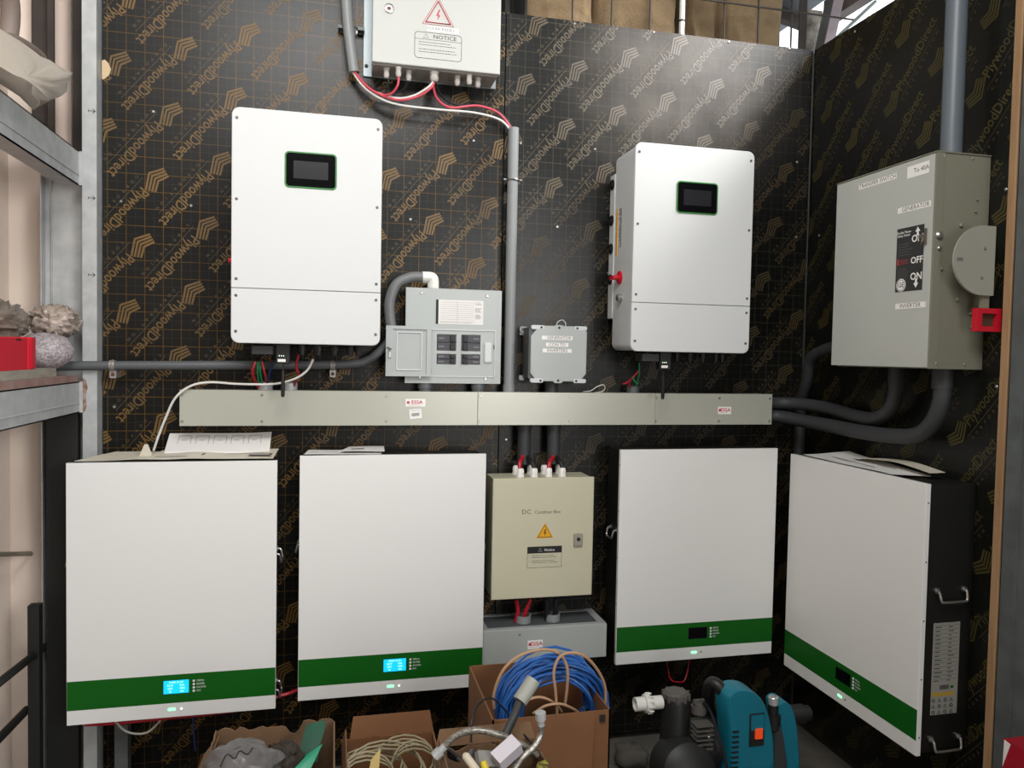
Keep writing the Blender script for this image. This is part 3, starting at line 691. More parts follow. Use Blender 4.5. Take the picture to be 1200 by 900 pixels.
# ---- generator junction box
T = Thing('junction_box', 'square grey GENERATOR junction box right of the tall vertical conduit', 'electrical box', (.715, 0, 1.271))
gx0, gx1, gz0, gz1 = .622, .812, 1.272, 1.457
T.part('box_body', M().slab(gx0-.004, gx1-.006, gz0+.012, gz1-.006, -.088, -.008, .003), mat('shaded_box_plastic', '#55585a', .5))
o = [(gx0+.022, gz0+.004), (gx1-.022, gz0+.004), (gx1, gz0+.03), (gx1, gz1-.018), (gx1-.008, gz1-.008), (gx1-.03, gz1), (gx0+.03, gz1), (gx0+.02, gz1-.01), (gx0, gz1-.035), (gx0, gz0+.03)]
ld = T.part('lid', M().prism(o, -.1, -.088, .0015), LGREY)
for (x, z) in ((gx0+.022, gz1-.006), (gx1-.022, gz1-.006), (gx0+.022, gz0+.006), (gx1-.022, gz0+.006)):
    tb = T.part('lid_tab', M().slab(x-.022, x+.022, z-.007, z+.007, -.101, -.09, .006, .001), SIDE)
    screw(T, x+(.012 if x < .7 else -.012), -.101, z, .0038, DGREY, tb)
for z in (gz1-.006, gz0+.007):
    tb = T.part('lid_tab', M().slab(.716-.016, .716+.016, z-.009, z+.009, -.1005, -.09, .007, .001), LGREY); screw(T, .716, -.1005, z, .004, BLACK, tb)
T.part('mounting_ear', M().lathe((gx0-.006, -.008, gz1-.012), (0, -1, 0), [(0, .012), (.006, .012), (.006, .006), (.002, .005)], 14).slab(gx0-.016, gx0+.01, gz1-.03, gz1-.002, -.010, -.004, .002), LGREY)
T.part('mounting_ear', M().slab(gx0-.016, gx0+.004, gz0+.004, gz0+.02, -.012, -.004, .004), LGREY)
for py, w_, t, dx in ((396, .104, 'GENERATOR', .006), (404, .076, 'CON TO', 0), (411, .098, 'INVERTERS', 0)):
    p = B(653, py, .1); stripl(T, p[0], p[2], w_, .0125, -.1, t, ld, .0135, dx=dx)
T.part('orange_mark', M().box(gx0-.0045, gx0-.004, -.055, -.052, 1.395, 1.41), mat('orange_paint', '#c4502a', .5))
solo('wire_loop', 'thin bare wire loop sticking up behind the generator box', 'wire', M().tube(spline([B(652, 381, .06), B(654, 377, .06), B(659, 375, .06), B(663, 379, .06), B(662, 384, .06)], 5), .0014, 6), WWIRE)

# ---- transfer switch on the right wall
T = Thing('transfer_switch', 'large grey transfer switch box with a red-gripped side handle', 'switch box', (.6, 0, 1.344), True)
sx0, sx1, sz0, sz1 = .396, .800, 1.344, 1.908
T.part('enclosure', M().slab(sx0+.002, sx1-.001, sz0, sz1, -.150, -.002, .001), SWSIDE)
cv = T.part('front_cover', M().slab(sx0, sx1-.006, sz0+.003, sz1-.003, -.17, -.146, 0, .001), SWGREY)
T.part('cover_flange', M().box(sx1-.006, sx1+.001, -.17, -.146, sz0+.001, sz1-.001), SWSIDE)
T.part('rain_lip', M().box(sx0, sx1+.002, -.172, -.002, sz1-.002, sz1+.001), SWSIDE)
def rlabel(px, py, w_, txt, fs, dx=0, h=.0155):
    p = RW(px, py, .17); stripl(T, p[0], p[2], w_, h, -.17, txt, cv, fs, dx=dx)
rlabel(1028, 213, .155, 'TRANSFER SWITCH', .0165); rlabel(1071, 243, .12, 'GENERATOR', .0165, .006); rlabel(1066.5, 358, .11, 'INVERTER', .0165)
p = RW(1076, 199, .17); stripl(T, p[0], p[2], .078, .032, -.17, 'To 40A', cv, .017, dx=.012)
a, b = RW(1052, 268, .17), RW(1080.5, 340, .17)
n0, n1, nz1, nz0 = a[0], b[0], RW(1066, 266, .17)[2], RW(1066, 341, .17)[2]
np_ = T.part('nameplate', M().slab(n0, n1, nz0, nz1, -.171, -.17), mat('nameplate_black', '#1a1b19', .4), cv)
h = nz1-nz0; w_ = n1-n0
wt = M().text('ON', n1-.022, nz1-.20*h, .027, -.1713, bold=.02).text('OFF', n1-.022, nz1-.535*h, .025, -.1713, bold=.02).text('ON', n1-.022, nz0+.215*h, .027, -.1713, bold=.02)
for zc, s in ((nz1-.095*h, 1), (nz0+.115*h, -1)):
    wt.add([(n1-.022-.009, -.1713, zc), (n1-.022+.009, -.1713, zc), (n1-.022, -.1713, zc+s*.013)], [(0, 1, 2) if s > 0 else (1, 0, 2)])
    wt.slab(n1-.0255, n1-.0185, min(zc, zc-s*.011), max(zc, zc-s*.011), -.1713, -.171)
wt.text('Double Throw', n0+.026, nz1-.07*h, .0088, -.1713, bold=.01).text('Safety Switch', n0+.026, nz1-.12*h, .0088, -.1713, bold=.01)
T.part('nameplate_lettering', wt, LABELW, np_)
gp = M().lines(n0+.008, n0+.06, nz1-.25*h, .0075, 5, -.1713, .001).lines(n0+.008, n0+.05, nz0+.36*h, .005, 6, -.1713, .0008)
T.part('nameplate_small_print', gp, INKG, np_)
T.part('nameplate_red_mark', M().slab(n0+.005, n0+.009, nz0+.42*h, nz0+.52*h, -.1713, -.171).lines(n0+.011, n0+.05, nz0+.50*h, .005, 3, -.1713, .0012), WRED, np_)
mx, mz = n0+.022, nz0+.105*h
T.part('round_emblem', M().lathe((mx, -.171, mz), (0, -1, 0), [(0, .0175), (.0005, .0175)], 24), LABELW, np_)
T.part('emblem_monogram', M().tube([(mx+.0145*math.cos(t), -.1716, mz+.0145*math.sin(t)) for t in [i*PI/12 for i in range(24)]], .0008, 4, closed=True).text('GE', mx, mz, .019, -.1716, bold=.01), INK, np_)
p = RW(1083, 278, .17)
T.part('hasp', M().slab(p[0]-.012, p[0]+.008, p[2]-.004, p[2]+.008, -.178, -.17, .002, .001).slab(p[0]+.006, p[0]+.010, p[2]-.02, p[2]+.022, -.176, -.17).tube([(p[0]+.004, -.174, p[2]+.004), (p[0]+.002, -.178, p[2]-.012), (p[0]-.004, -.174, p[2]-.02)], .003, 6), mat('worn_hasp_steel', '#6a6259', .5, metal=.5))
# right flank: u = sx1 face; y from -.17 (front) to 0 (wall)
def FL(px, py):
    d = ray(px, py); t = (-sx1-CAM[1])/d[1]; q = CAM+t*d; return (sx1, q[0]-XR, q[2])
def rivet(px, py, r=.006, l=.006, name='rivet', mt=None):
    q = FL(px, py); return T.part(name, M().lathe(q, (1, 0, 0), [(0, r), (l*.5, r), (l, r*.6)], 12), mt or SWSIDE)
for px, py in ((1107, 183), (1140, 186), (1097, 426), (1130, 427)): rivet(px, py, .0028, .002, 'screw', STEEL)
rivet(1100, 276, .011, .009, 'cover_bolt', STEEL); rivet(1100, 291, .006, .006, 'cover_bolt', STEEL)
for px, py, r in ((1126, 264, .006), (1122, 351, .006), (1137, 368, .004), (1138, 383, .004), (1145, 234, .003), (1143, 248, .003), (1103, 315, .0035)): rivet(px, py, r, .005)
# operating mechanism: half disc plate standing off the flank, arm and red grip
S = .055
def FS(px, py):
    d = ray(px, py); t = (-(sx1+S)-CAM[1])/d[1]; q = CAM+t*d; return (q[0]-XR, q[2])
yL, yR_ = FS(1118, 304)[0], FS(1166, 304)[0]; zT, zB = FS(1150, 264)[1], FS(1150, 346)[1]
R_ = (zT-zB)/2; zc0 = (zT+zB)/2; cy_ = yL+R_; c1 = (0, 0, zc0)
poly = [(yR_-cy_, R_)]+[(math.cos(math.radians(90+10*k))*R_, math.sin(math.radians(90+10*k))*R_) for k in range(19)]+[(yR_-cy_, -R_)]
hd = M(); n = len(poly)
vs = [(sx1+S, cy_+a, zc0+b) for a, b in poly]+[(sx1+S-.006, cy_+a, zc0+b) for a, b in poly]
hd.add(vs, [tuple(range(n)), tuple(reversed(range(n, 2*n)))]+[(i, n+i, n+(i+1) % n, (i+1) % n) for i in range(n)])
pl = T.part('handle_quadrant', hd, mat('quadrant_enamel', '#96968a', .45))
T.part('quadrant_hub', M().cyl((sx1, cy_-.005, c1[2]), (sx1+S-.006, cy_-.005, c1[2]), .03, seg=20), SWSIDE)
T.part('quadrant_holes', M().lathe((sx1+S, cy_-.002, c1[2]-.045), (1, 0, 0), [(0, .004), (.0008, .004)], 10).box(sx1+S, sx1+S+.0008, cy_-R_*.9, cy_-R_*.9+.018, c1[2]-.004, c1[2]+.004), INKG, pl)
screw_o = T.part('quadrant_pin', M().lathe((sx1+S, cy_+.003, c1[2]+.03), (1, 0, 0), [(0, .004), (.002, .003)], 10), STEEL, pl)
az1 = c1[2]-R_*.8; ga, gb = FS(1144.5, 361), FS(1170.5, 389); az0 = ga[1]
arm = T.part('handle_arm', M().box(sx1+S-.016, sx1+S-.008, (ga[0]+gb[0])/2-.014, (ga[0]+gb[0])/2+.010, az0-.002, az1+.02), SWSIDE)
gm = M()
y0_, y1_, z1_, z0_ = ga[0], gb[0], ga[1], gb[1]
for a in ((y0_, y0_+.013, z0_, z1_), (y1_-.013, y1_, z0_, z1_), (y0_+.013, y1_-.013, z1_-.013, z1_), (y0_+.013, y1_-.013, z0_, z0_+.013)):
    gm.box(sx1+S-.014, sx1+S+.006, *a)
T.part('grip_core', M().box(sx1+S-.012, sx1+S-.006, y0_+.015, y1_-.012, z0_+.012, z1_-.012), mat('brown_grip_core', '#4a3324', .6), arm)
T.part('red_grip', gm, REDP, arm)

# ================================================================ CONDUITS
def conduit(label, pts, r, mt, n=8, right=False, parts=None, seg=18):
    T = Thing('conduit', label, 'conduit', tuple(pts[0]), right)
    T.part('pipe', M().tube(spline(pts, n), r, seg), mt)
    return T
def clamp(T, x, z, y, r, vertical=True, ears=True):
    m = M()
    if vertical:
        m.tube([(x+(r+.0015)*math.cos(t), y-(r+.0015)*math.sin(t), z) for t in [i*PI/10 for i in range(11)]], .0035, 6)
        if ears: m.slab(x-r-.02, x-r, z-.005, z+.005, -.004, 0).slab(x+r, x+r+.02, z-.005, z+.005, -.004, 0)
    o = T.part('strap_clamp', m, STEEL)
    if ears:
        for s in (-1, 1): screw(T, x+s*(r+.011), -.004, z, .006, STEEL, o)
# upper left vertical conduit
p1, p0 = B(405, -20, .05), B(415, 85, .05)
T = conduit('grey conduit dropping down left of the SOLAR PANEL box', [p1, B(408, 30, .05), p0], .0165, PVC)
q = B(412, 30, .05); clamp(T, q[0], q[2], -.028, .0165)
for s in (-1, 1): T.part('standoff_strut', M().box(q[0]-.04 if s < 0 else q[0]+.018, q[0]-.018 if s < 0 else q[0]+.04, -.034, 0, q[2]-.004, q[2]+.006), GALVD)
# centre vertical conduit
ct, cb = B(600, 150, .05), B(598, 458, .05); cx_ = (ct[0]+cb[0])/2
T = conduit('tall straight grey conduit standing on the wireway between both inverters', [(cx_, -.05, 1.237), (cx_, -.05, 1.5), (cx_, -.05, ct[2])], .0172, PVC, 2)
q = B(599, 211, .05); clamp(T, cx_, q[2], -.05, .0172, ears=False)
for s in (-1, 1): T.part('clamp_bolt', M().cyl((cx_+s*.022, -.05, q[2]), (cx_+s*.030, -.05, q[2]), .005, seg=10).box(cx_+s*.012-.004, cx_+s*.012+.004, -.05, 0, q[2]-.006, q[2]+.006), STEEL)
T.part('wall_edge', M().cyl((cx_, -.05, 1.237), (cx_, -.05, 1.262), .0195, seg=18), PVC)
# horizontal dark conduit
o6 = .055
hp = [B(20, 430, o6), B(110, 428.5, o6), B(250, 428, o6), B(400, 427, o6), B(432, 421, o6), B(456, 400, o6), B(459, 385, o6), B(457, 372, o6), B(457, 352, o6), B(465, 333, o6), B(482, 325, o6), B(497, 325, o6)]
T = Thing('conduit', 'dark grey conduit running level along the left wall and arching over the open panel door', 'conduit', tuple(hp[0]))
T.part('pipe', M().tube(spline(hp[:8], 8), .0135, 16), PVCD)
T.part('flexible_bend', M().tube(spline(hp[6:], 8), .0165, 16), mat('ribbed_grey_tube', '#6b6c6c', .45), label='lighter grey curved section')
el = [B(495, 325, o6), B(503, 325, o6), B(507, 328, o6), B(508, 335, o6)]
ex = el[0]; e3 = B(507.5, 337, o6)
T.part('elbow', M().tube(spline([ex, (e3[0]-.010, -o6, ex[2]), (e3[0]-.002, -o6, ex[2]-.004), (e3[0], -o6, ex[2]-.014), (e3[0], -o6, 1.567)], 5), .0185, 16), PVCW, label='white elbow')
for px in (132, 390):
    q = B(px, 428, o6)
    c = T.part('strap_clamp', M().tube([(q[0], -o6+.015*math.cos(t)*-1, q[2]+.015*math.sin(t)) for t in [i*PI/10-PI/2 for i in range(21)]], .0022, 6).cyl((q[0]-.007, -o6, q[2]), (q[0]+.007, -o6, q[2]), .0152, seg=18).slab(q[0]-.009, q[0]+.009, q[2]-.038, q[2]-.014, -o6+.002, -.001, .003), mat('zinc_strap', '#a9a4a0', .4, metal=.6))
    screw(T, q[0], -o6+.002, q[2]-.027, .0055, mat('rusty_screw', '#5b3a30', .7), c)
# short stubs
def stub(label, x, z0, z1, r, mt, y=-.05, collar=True):
    T = Thing('conduit', label, 'conduit', (x, y, z0))
    T.part('pipe', M().cyl((x, y, z0), (x, y, z1), r, seg=18), mt)
    if collar: T.part('collar', M().cyl((x, y, z1-.018), (x, y, z1), r*1.18, seg=18), mt)
stub('short dark stub under the left side of the breaker panel', B(498, 455, .05)[0], 1.237, 1.266, .02, PVCD)
stub('short dark stub under the right side of the breaker panel', B(560, 455, .05)[0], 1.237, 1.266, .02, PVCD)
stub('short dark stub under the generator junction box', B(646, 455, .05)[0], 1.237, 1.285, .022, PVCB)
stub('dark conduit below the wireway, left of two above the DC box', B(614, 520, .05)[0], 1.0, 1.135, .022, PVCB)
stub('dark conduit below the wireway, right of two above the DC box', B(648.5, 520, .05)[0], 1.0, 1.135, .022, PVCB)
for k, (px, lab) in enumerate(((311, 'left of two metal bushings under the left inverter'), (340, 'right of two metal bushings under the left inverter'), (742, 'dark metal bushing on the wireway under the right inverter'))):
    x = B(px, 455, .05)[0]; solo('bushing', 'round '+lab, 'bushing', M().lathe((x, -.05, 1.238), (0, 0, 1), [(0, .022), (.022, .022), (.024, .020), (.024, .016), (.004, .016)], 18), GALV if k < 2 else GALVD)
# conduits to the transfer switch: points given on the right wall side, world coordinates
def W3(px, py, x=None, y=None):
    d = ray(px, py)
    t = (x-CAM[0])/d[0] if x is not None else (y-CAM[1])/d[1]
    return tuple(CAM+t*d)
cA = [(1.502, -.05, 1.205), (1.57, -.062, 1.206), (1.615, -.13, 1.205), (1.636, -.24, 1.198), (1.636, -.36, 1.184), (1.636, -.45, 1.184), (1.636, -.515, 1.215), (1.636, -.54, 1.27), (1.636, -.543, 1.343)]
T = Thing('conduit', 'upper dark conduit curving from the wireway end up into the switch box', 'conduit', cA[0]); T.part('pipe', M().tube(spline(cA, 8), .0215, 18), PVCB); T.part('collar', M().cyl((1.636, -.543, 1.30), (1.636, -.543, 1.345), .025, seg=18), PVCB)
cB = [(1.502, -.055, 1.16), (1.55, -.075, 1.158), (1.59, -.16, 1.15), (1.61, -.30, 1.144), (1.61, -.42, 1.140), (1.61, -.56, 1.142), (1.61, -.66, 1.155), (1.61, -.717, 1.196), (1.61, -.745, 1.26), (1.61, -.745, 1.345)]
T = Thing('conduit', 'lower dark conduit curving from the wireway end up to the front of the switch box', 'conduit', cB[0]); T.part('pipe', M().tube(spline(cB, 8), .0225, 18), PVCB); T.part('collar', M().cyl((1.61, -.745, 1.29), (1.61, -.745, 1.345), .026, seg=18), PVCB)
cC = [(1.63, -.41, 1.415), (1.63, -.30, 1.411), (1.63, -.20, 1.397), (1.63, -.125, 1.365), (1.645, -.085, 1.29), (1.66, -.03, 1.2), (1.66, -.03, 1.1), (1.66, -.03, .9), (1.66, -.03, .5)]
T = Thing('conduit', 'dark conduit bending down in the corner from the left side of the switch box', 'conduit', cC[-1]); T.part('pipe', M().tube(spline(cC, 8), .0195, 18), PVCB)
q = RW(1111, 180, .07); q2 = RW(1126, -25, .07); uu = (q[0]+q2[0])/2
T = Thing('conduit', 'thick grey conduit rising from the top of the transfer switch', 'conduit', (uu, -.07, 1.908), True)
T.part('pipe', M().cyl((uu, -.07, 1.907), (uu, -.07, 3.2), .027, seg=24), mat('blue_grey_pvc', '#5c656c', .4))

# ================================================================ CABLES
def cable(name, label, pts, r, mt, n=6, group=None, seg=8):
    return solo(name, label, 'cable', M().tube(spline(pts, n), r, seg), mt, group=group)
gz = lambda px, py, off: B(px, py, off)
cable('cable', 'white cable from the upper conduit passing below the box to the centre conduit', [gz(413, 84, .05), gz(430, 105, .06), gz(460, 121, .07), gz(510, 128, .07), gz(555, 132, .07), gz(585, 140, .06), gz(598, 152, .05)], .0035, WWIRE)
cable('cable', 'red cable from the upper conduit up to a left gland', [gz(414, 84, .05), gz(428, 100, .06), gz(445, 110, .07), gz(458, 110, .09), gz(466, 100, .11), gz(467, 89, .11)], .0036, REDD)
cable('cable', 'thick red cable from the upper conduit to the middle gland', [gz(415, 84, .055), gz(435, 105, .07), gz(465, 117, .08), gz(490, 113, .09), gz(505, 103, .10), gz(509, 96, .10)], .0036, REDD)
cable('cable', 'white cable looping from the middle gland to the left', [gz(440, 108, .065), gz(465, 115, .08), gz(485, 112, .09), gz(502, 102, .10), gz(508, 95, .10)], .0034, WWIRE)
cable('cable', 'red cable from the middle gland down to the centre conduit', [gz(507, 97, .10), gz(512, 115, .08), gz(528, 126, .07), gz(560, 124, .07), gz(585, 133, .06), gz(600, 152, .05)], .0036, REDD)
cable('cable', 'black cable from the middle gland to the centre conduit', [gz(510, 97, .09), gz(518, 113, .07), gz(535, 123, .06), gz(562, 124, .055), gz(587, 133, .05), gz(601, 152, .045)], .0036, BWIRE)
cable('cable', 'black cable from the upper conduit to the leftmost gland', [gz(413, 84, .045), gz(428, 98, .05), gz(442, 106, .06), gz(455, 99, .08), gz(453, 91, .085)], .0032, BWIRE)
cable('cable', 'black cable from the upper conduit to the third gland', [gz(414, 84, .04), gz(432, 102, .045), gz(452, 110, .05), gz(472, 105, .07), gz(479, 95, .085)], .0032, BWIRE)
cable('cable', 'long white network cable drooping from the left inverter to the left battery', [gz(367, 421, .15), gz(360, 434, .14), gz(345, 444, .13), gz(320, 450, .12), gz(280, 450, .11), gz(245, 448, .11), gz(222, 453, .11), gz(205, 467, .11), gz(194, 490, .10), gz(186, 510, .09), gz(180, 528, .08)], .0034, WWIRE)
cable('cable', 'thick red wire into the left bushing', [gz(299, 424, .12), gz(296, 434, .12), gz(298, 444, .09), gz(303, 455, .055)], .0042, RED)
cable('cable', 'thin red wire into the left bushing', [gz(307, 424, .12), gz(310, 436, .12), gz(312, 445, .08), gz(314, 455, .05)], .0034, RED)
for a, b, lab in ((302, 303, 'left'), (305, 308, 'right')):
    cable('cable', lab+' of two green wires above the left bushing', [gz(a, 424, .11), gz(a, 436, .11), gz(b, 455, .05)], .0028, GWIRE)
cable('cable', 'navy blue wire behind the antenna of the left inverter', [gz(320, 426, .1), gz(315, 440, .09), gz(314, 455, .06)], .003, BLUEW)
cable('cable', 'bright red wire into the right bushing, beside the antenna', [gz(350, 415, .15), gz(347, 430, .12), gz(350, 438, .11), gz(346, 448, .08), gz(344, 456, .05)], .0035, RED)
cable('cable', 'red wire crossing under the right inverter', [gz(749, 434, .12), gz(742, 442, .11), gz(735, 448, .09), gz(730, 450, .09)], .003, RED)
cable('cable', 'red wire dropping into the bushing under the right inverter', [gz(741, 442, .11), gz(738, 448, .08), gz(738, 457, .05)], .003, RED)
cable('cable', 'long green wire under the right inverter', [gz(749, 425, .13), gz(749, 438, .12), gz(746, 450, .08), gz(743, 457, .05)], .0026, GWIRE)
cable('cable', 'short green wire under the right inverter', [gz(741, 441, .11), gz(744, 447, .11), gz(748, 450, .11)], .0026, GWIRE)
for px, s, mt, lab, tx in ((609, -1, RED, 'red cable into the first gland on the DC box', 612), (626, 1, BWIRE, 'black cable into the second gland on the DC box', 618), (643, -1, RED, 'red cable into the third gland on the DC box', 648), (659, 1, BWIRE, 'black cable into the fourth gland on the DC box', 652)):
    cable('cable', lab, [gz(tx, 528, .05), gz(tx, 536, .07), gz((tx+px)/2+s, 541, .095), gz(px, 549, .105)], .0068, mt)
cable('cable', 'left red cable leaving the bottom of the DC box', [gz(605, 703, .10), gz(607, 716, .10), gz(604, 728, .09)], .0065, RED)
cable('cable', 'right red cable leaving the bottom of the DC box', [gz(622, 702, .10), gz(617, 714, .10), gz(613, 728, .09)], .0065, RED)
cable('cable', 'left black cable leaving the bottom of the DC box', [gz(641, 701, .10), gz(641, 714, .10), gz(641, 730, .09)], .0085, BWIRE)
cable('cable', 'right black cable leaving the bottom of the DC box', [gz(652, 701, .10), gz(651, 714, .10), gz(649, 730, .09)], .0085, BWIRE)
cable('cable', 'red cable bridging the gap between the two left batteries', [gz(316, 821, .12), gz(326, 816, .11), gz(340, 812, .10), gz(356, 805, .10)], .0055, RED)
cable('cable', 'red cable along the underside of the leftmost battery', [gz(100, 849, .10), gz(140, 847, .12), gz(200, 841, .13), gz(250, 836, .12), gz(300, 829, .10)], .0055, RED)
cable('cable', 'white cable sagging below the leftmost battery', [gz(135, 845, .13), gz(146, 856, .13), gz(160, 860, .13), gz(175, 857, .13), gz(190, 842, .13)], .0032, mat('dim_white_wire', '#a8a49c', .5))
cable('cable', 'blue cable hanging under the leftmost battery', [gz(226, 838, .08), gz(227, 858, .08), gz(229, 880, .06)], .0022, BLUEW)
cable('cable', 'thin red wire loop below the third battery', [gz(781, 770, .10), gz(785, 794, .12), gz(793, 799, .13), gz(803, 796, .12), gz(809, 768, .10)], .0022, RED)
cable('cable', 'frayed wire loop lying on the wireway near the centre', [gz(683, 459, .05), gz(692, 458, .06), gz(700, 453, .07), gz(707, 451, .07), gz(709, 455, .06), gz(705, 459, .05), gz(697, 460, .05)], .0016, WWIRE)

# ================================================================ PAPERS ON THE BATTERIES
def paper(name, label, corners, z, mt, wav=.004, ink=None, lift=None, right=False, T0=.0008):
    P = [Vector(c) for c in corners]
    def fn(u, v):
        p = P[0].lerp(P[1], u).lerp(P[3].lerp(P[2], u), v)
        zz = z+wav*(.5+.5*noise.noise(Vector((p.x*9, p.y*9, z*50))))+(lift(u, v) if lift else 0)
        return (p.x, p.y, zz)
    T = Thing(name, label, 'paper', (P[0].x, P[0].y, z), right)
    pg = T.part('sheet', M().grid(fn, 22, 8, thick=T0), mt, ang=1.2)
    if ink:
        m = M()
        for (u0, v0, u1, v1) in ink:
            a = [fn(u0, v0), fn(u1, v0), fn(u1, v1), fn(u0, v1)]
            m.add([(q[0], q[1], q[2]+.0008) for q in a], [(0, 1, 2, 3)])
        T.part('printing', m, INKG)
    return T
zt = 1.0375
ink = []
for k in range(5):
    a = .10+k*.17
    ink += [(a, .45, a+.004, .85), (a+.12, .45, a+.124, .85), (a, .84, a+.12, .86), (a+.03, .62, a+.08, .64)]
paper('document', 'white drawing sheet curling upright at the back of the left battery papers', [(-.48, -.105, 0), (-.185, -.105, 0), (-.185, -.02, 0), (-.48, -.02, 0)], zt+.012, PAPER, .004, ink, lambda u, v: .052*v+.012*max(0, u-.8)*v)
paper('document', 'cream creased sheet at the far left on top of the left battery', [(-.70, -.160, 0), (-.50, -.158, 0), (-.46, -.06, 0), (-.62, -.06, 0)], zt, PAPERD, .01, None, lambda u, v: .012*v)
paper('document', 'stack of yellowed sheets in the middle of the left battery top', [(-.52, -.163, 0), (-.17, -.163, 0), (-.16, -.07, 0), (-.49, -.07, 0)], zt+.003, PAPERD, .008, [(.05, .2, .3, .24), (.4, .3, .42, .5), (.6, .5, .9, .53)], lambda u, v: .014*v)
paper('document', 'plastic folder edge at the right end of the left battery papers', [(-.24, -.15, 0), (-.178, -.155, 0), (-.165, -.04, 0), (-.24, -.04, 0)], zt+.012, mat('translucent_folder', '#5f5750', .25), .006)
paper('document', 'folded corner of paper standing up among the left battery papers', [(-.545, -.12, 0), (-.505, -.12, 0), (-.52, -.115, 0), (-.53, -.115, 0)], zt+.004, PAPERD, .0, None, lambda u, v: v*.04)
zt = 1.0505
ink = [(.05, .3, .15, .34), (.2, .55, .4, .58), (.5, .3, .8, .33), (.55, .7, .9, .74)]
paper('document', 'printed leaflet with orange marks on the second battery', [(-.082, -.160, 0), (.145, -.158, 0), (.15, -.05, 0), (-.07, -.05, 0)], zt, PAPER, .005, ink)
paper('document', 'small crumpled white sheet overlapping the leaflet on the second battery', [(.02, -.150, 0), (.155, -.145, 0), (.16, -.03, 0), (.05, -.03, 0)], zt+.006, PAPER, .008, [(.2, .3, .5, .5)])
zt = 1.0425
paper('document', 'large worn white sheet on top of the right wall battery', [(.24, -.15, 0), (.66, -.155, 0), (.70, -.06, 0), (.30, -.02, 0)], zt, PAPER, .006, [(.2, .3, .7, .34), (.3, .6, .8, .63)], lambda u, v: .016*v*(1-u), True)
paper('document', 'curled brown-edged sheet at the front end of the right wall battery', [(.42, -.10, 0), (.73, -.09, 0), (.73, -.04, 0), (.42, -.03, 0)], zt+.012, PAPERD, .006, None, lambda u, v: .012*math.sin(u*3), True)

exec_marker = 0
# ================================================================ FLOOR ITEMS
def carton(label, x0, x1, y0, y1, z1, mt, torn=0., flaps=(), z0=0., seed=0, lab=None):
    rnd = random.Random(seed)
    T = Thing('cardboard_box', label, 'box', ((x0+x1)/2, (y0+y1)/2, z0))
    def wall(a, b, nrm):
        n = 26; top = []
        ax, ay = a; bx_, by_ = b
        for i in range(n+1):
            f = i/n; z = z1+torn*(noise.noise(Vector((f*7+seed, seed, 0)))*1.2+.35*noise.noise(Vector((f*40+seed, seed, 3))))
            top.append((ax+(bx_-ax)*f, ay+(by_-ay)*f, z))
        m = M(); vs = []
        for (x, y, z) in top: vs += [(x, y, z0+.001), (x, y, z), (x+nrm[0]*.004, y+nrm[1]*.004, z0+.001), (x+nrm[0]*.004, y+nrm[1]*.004, z)]
        fs = []
        for i in range(n):
            p, q = i*4, i*4+4
            fs += [(p, q, q+1, p+1), (p+3, q+3, q+2, p+2), (p+1, q+1, q+3, p+3)]
        fs += [(0, 1, 3, 2), (n*4, n*4+2, n*4+3, n*4+1)]
        m.add(vs, fs); return m
    T.part('side_panel', wall((x0, y0), (x1, y0), (0, 1)), mt); T.part('side_panel', wall((x1, y0), (x1, y1), (-1, 0)), mt)
    T.part('side_panel', wall((x1, y1), (x0, y1), (0, -1)), mt); T.part('side_panel', wall((x0, y1), (x0, y0), (1, 0)), mt)
    T.part('bottom_panel', M().box(x0, x1, y0, y1, z0, z0+.004), mt)
    for (a, b, d, l) in flaps:      # hinge from a to b, flap direction d, length l
        m = M(); A, Bq = Vector(a), Vector(b); D = Vector(d).normalized()*l; e = (Bq-A)*.04; nn = (Bq-A).cross(D).normalized()*.003
        q = [A, Bq, Bq+D-e, A+D+e]; m.add([tuple(v) for v in q]+[tuple(v+nn) for v in q], [(0, 1, 2, 3), (7, 6, 5, 4), (0, 4, 5, 1), (1, 5, 6, 2), (2, 6, 7, 3), (3, 7, 4, 0)])
        T.part('flap', m, mt)
    return T
def at(px, py, y): return B(px, py, -y)
# left box (torn)
a = at(232, 900, -.85); b = at(392, 852, -.62)
xa, xb = at(228, 900, -.86)[0], at(393, 900, -.86)[0]
zA = at(330, 842, -.56)[2]
carton('torn brown carton at the left with grey bag and green sheet inside', xa, xb, -.90, -.56, zA-.02, CARDL, .035, ((((xa, -.9, zA-.03)), (xa+.01, -.58, zA-.02), (-.4, 0, -.5), .05),), seed=3)
def blob(name, label, cat, c, r, mt, amp=.25, fr=4., seed=0, nu=28, nv=16, sq=1., group=None, ridg=False):
    m = M()
    def fn(u, v):
        th = 2*PI*u; ph = PI*(v-.5)
        s = lambda q: math.copysign(abs(q)**sq, q)
        d = Vector((s(math.cos(ph))*s(math.cos(th)), s(math.cos(ph))*s(math.sin(th)), s(math.sin(ph))))
        k = noise.noise(d*fr+Vector((seed*3.1, 0, seed))); 
        if ridg: k = .5-abs(k)*2
        k2 = noise.noise(d*fr*3+Vector((seed, 5, 0)))
        q = 1+amp*(k+.35*k2)
        return (c[0]+d.x*r[0]*q, c[1]+d.y*r[1]*q, c[2]+d.z*r[2]*q)
    m.grid(fn, nu, nv, closed_u=True)
    return solo(name, label, cat, m, mt, ang=1.4, group=group)
BAG = mat('grey_plastic_bag', '#6b6765', .35, col2='#4c4947', nscale=9)
c = at(283, 889, -.78); blob('plastic_bag', 'crumpled grey plastic bag inside the torn left carton', 'bag', (c[0], -.77, c[2]-.02), (.08, .07, .04), BAG, .3, 2.6, 2, 40, 26)
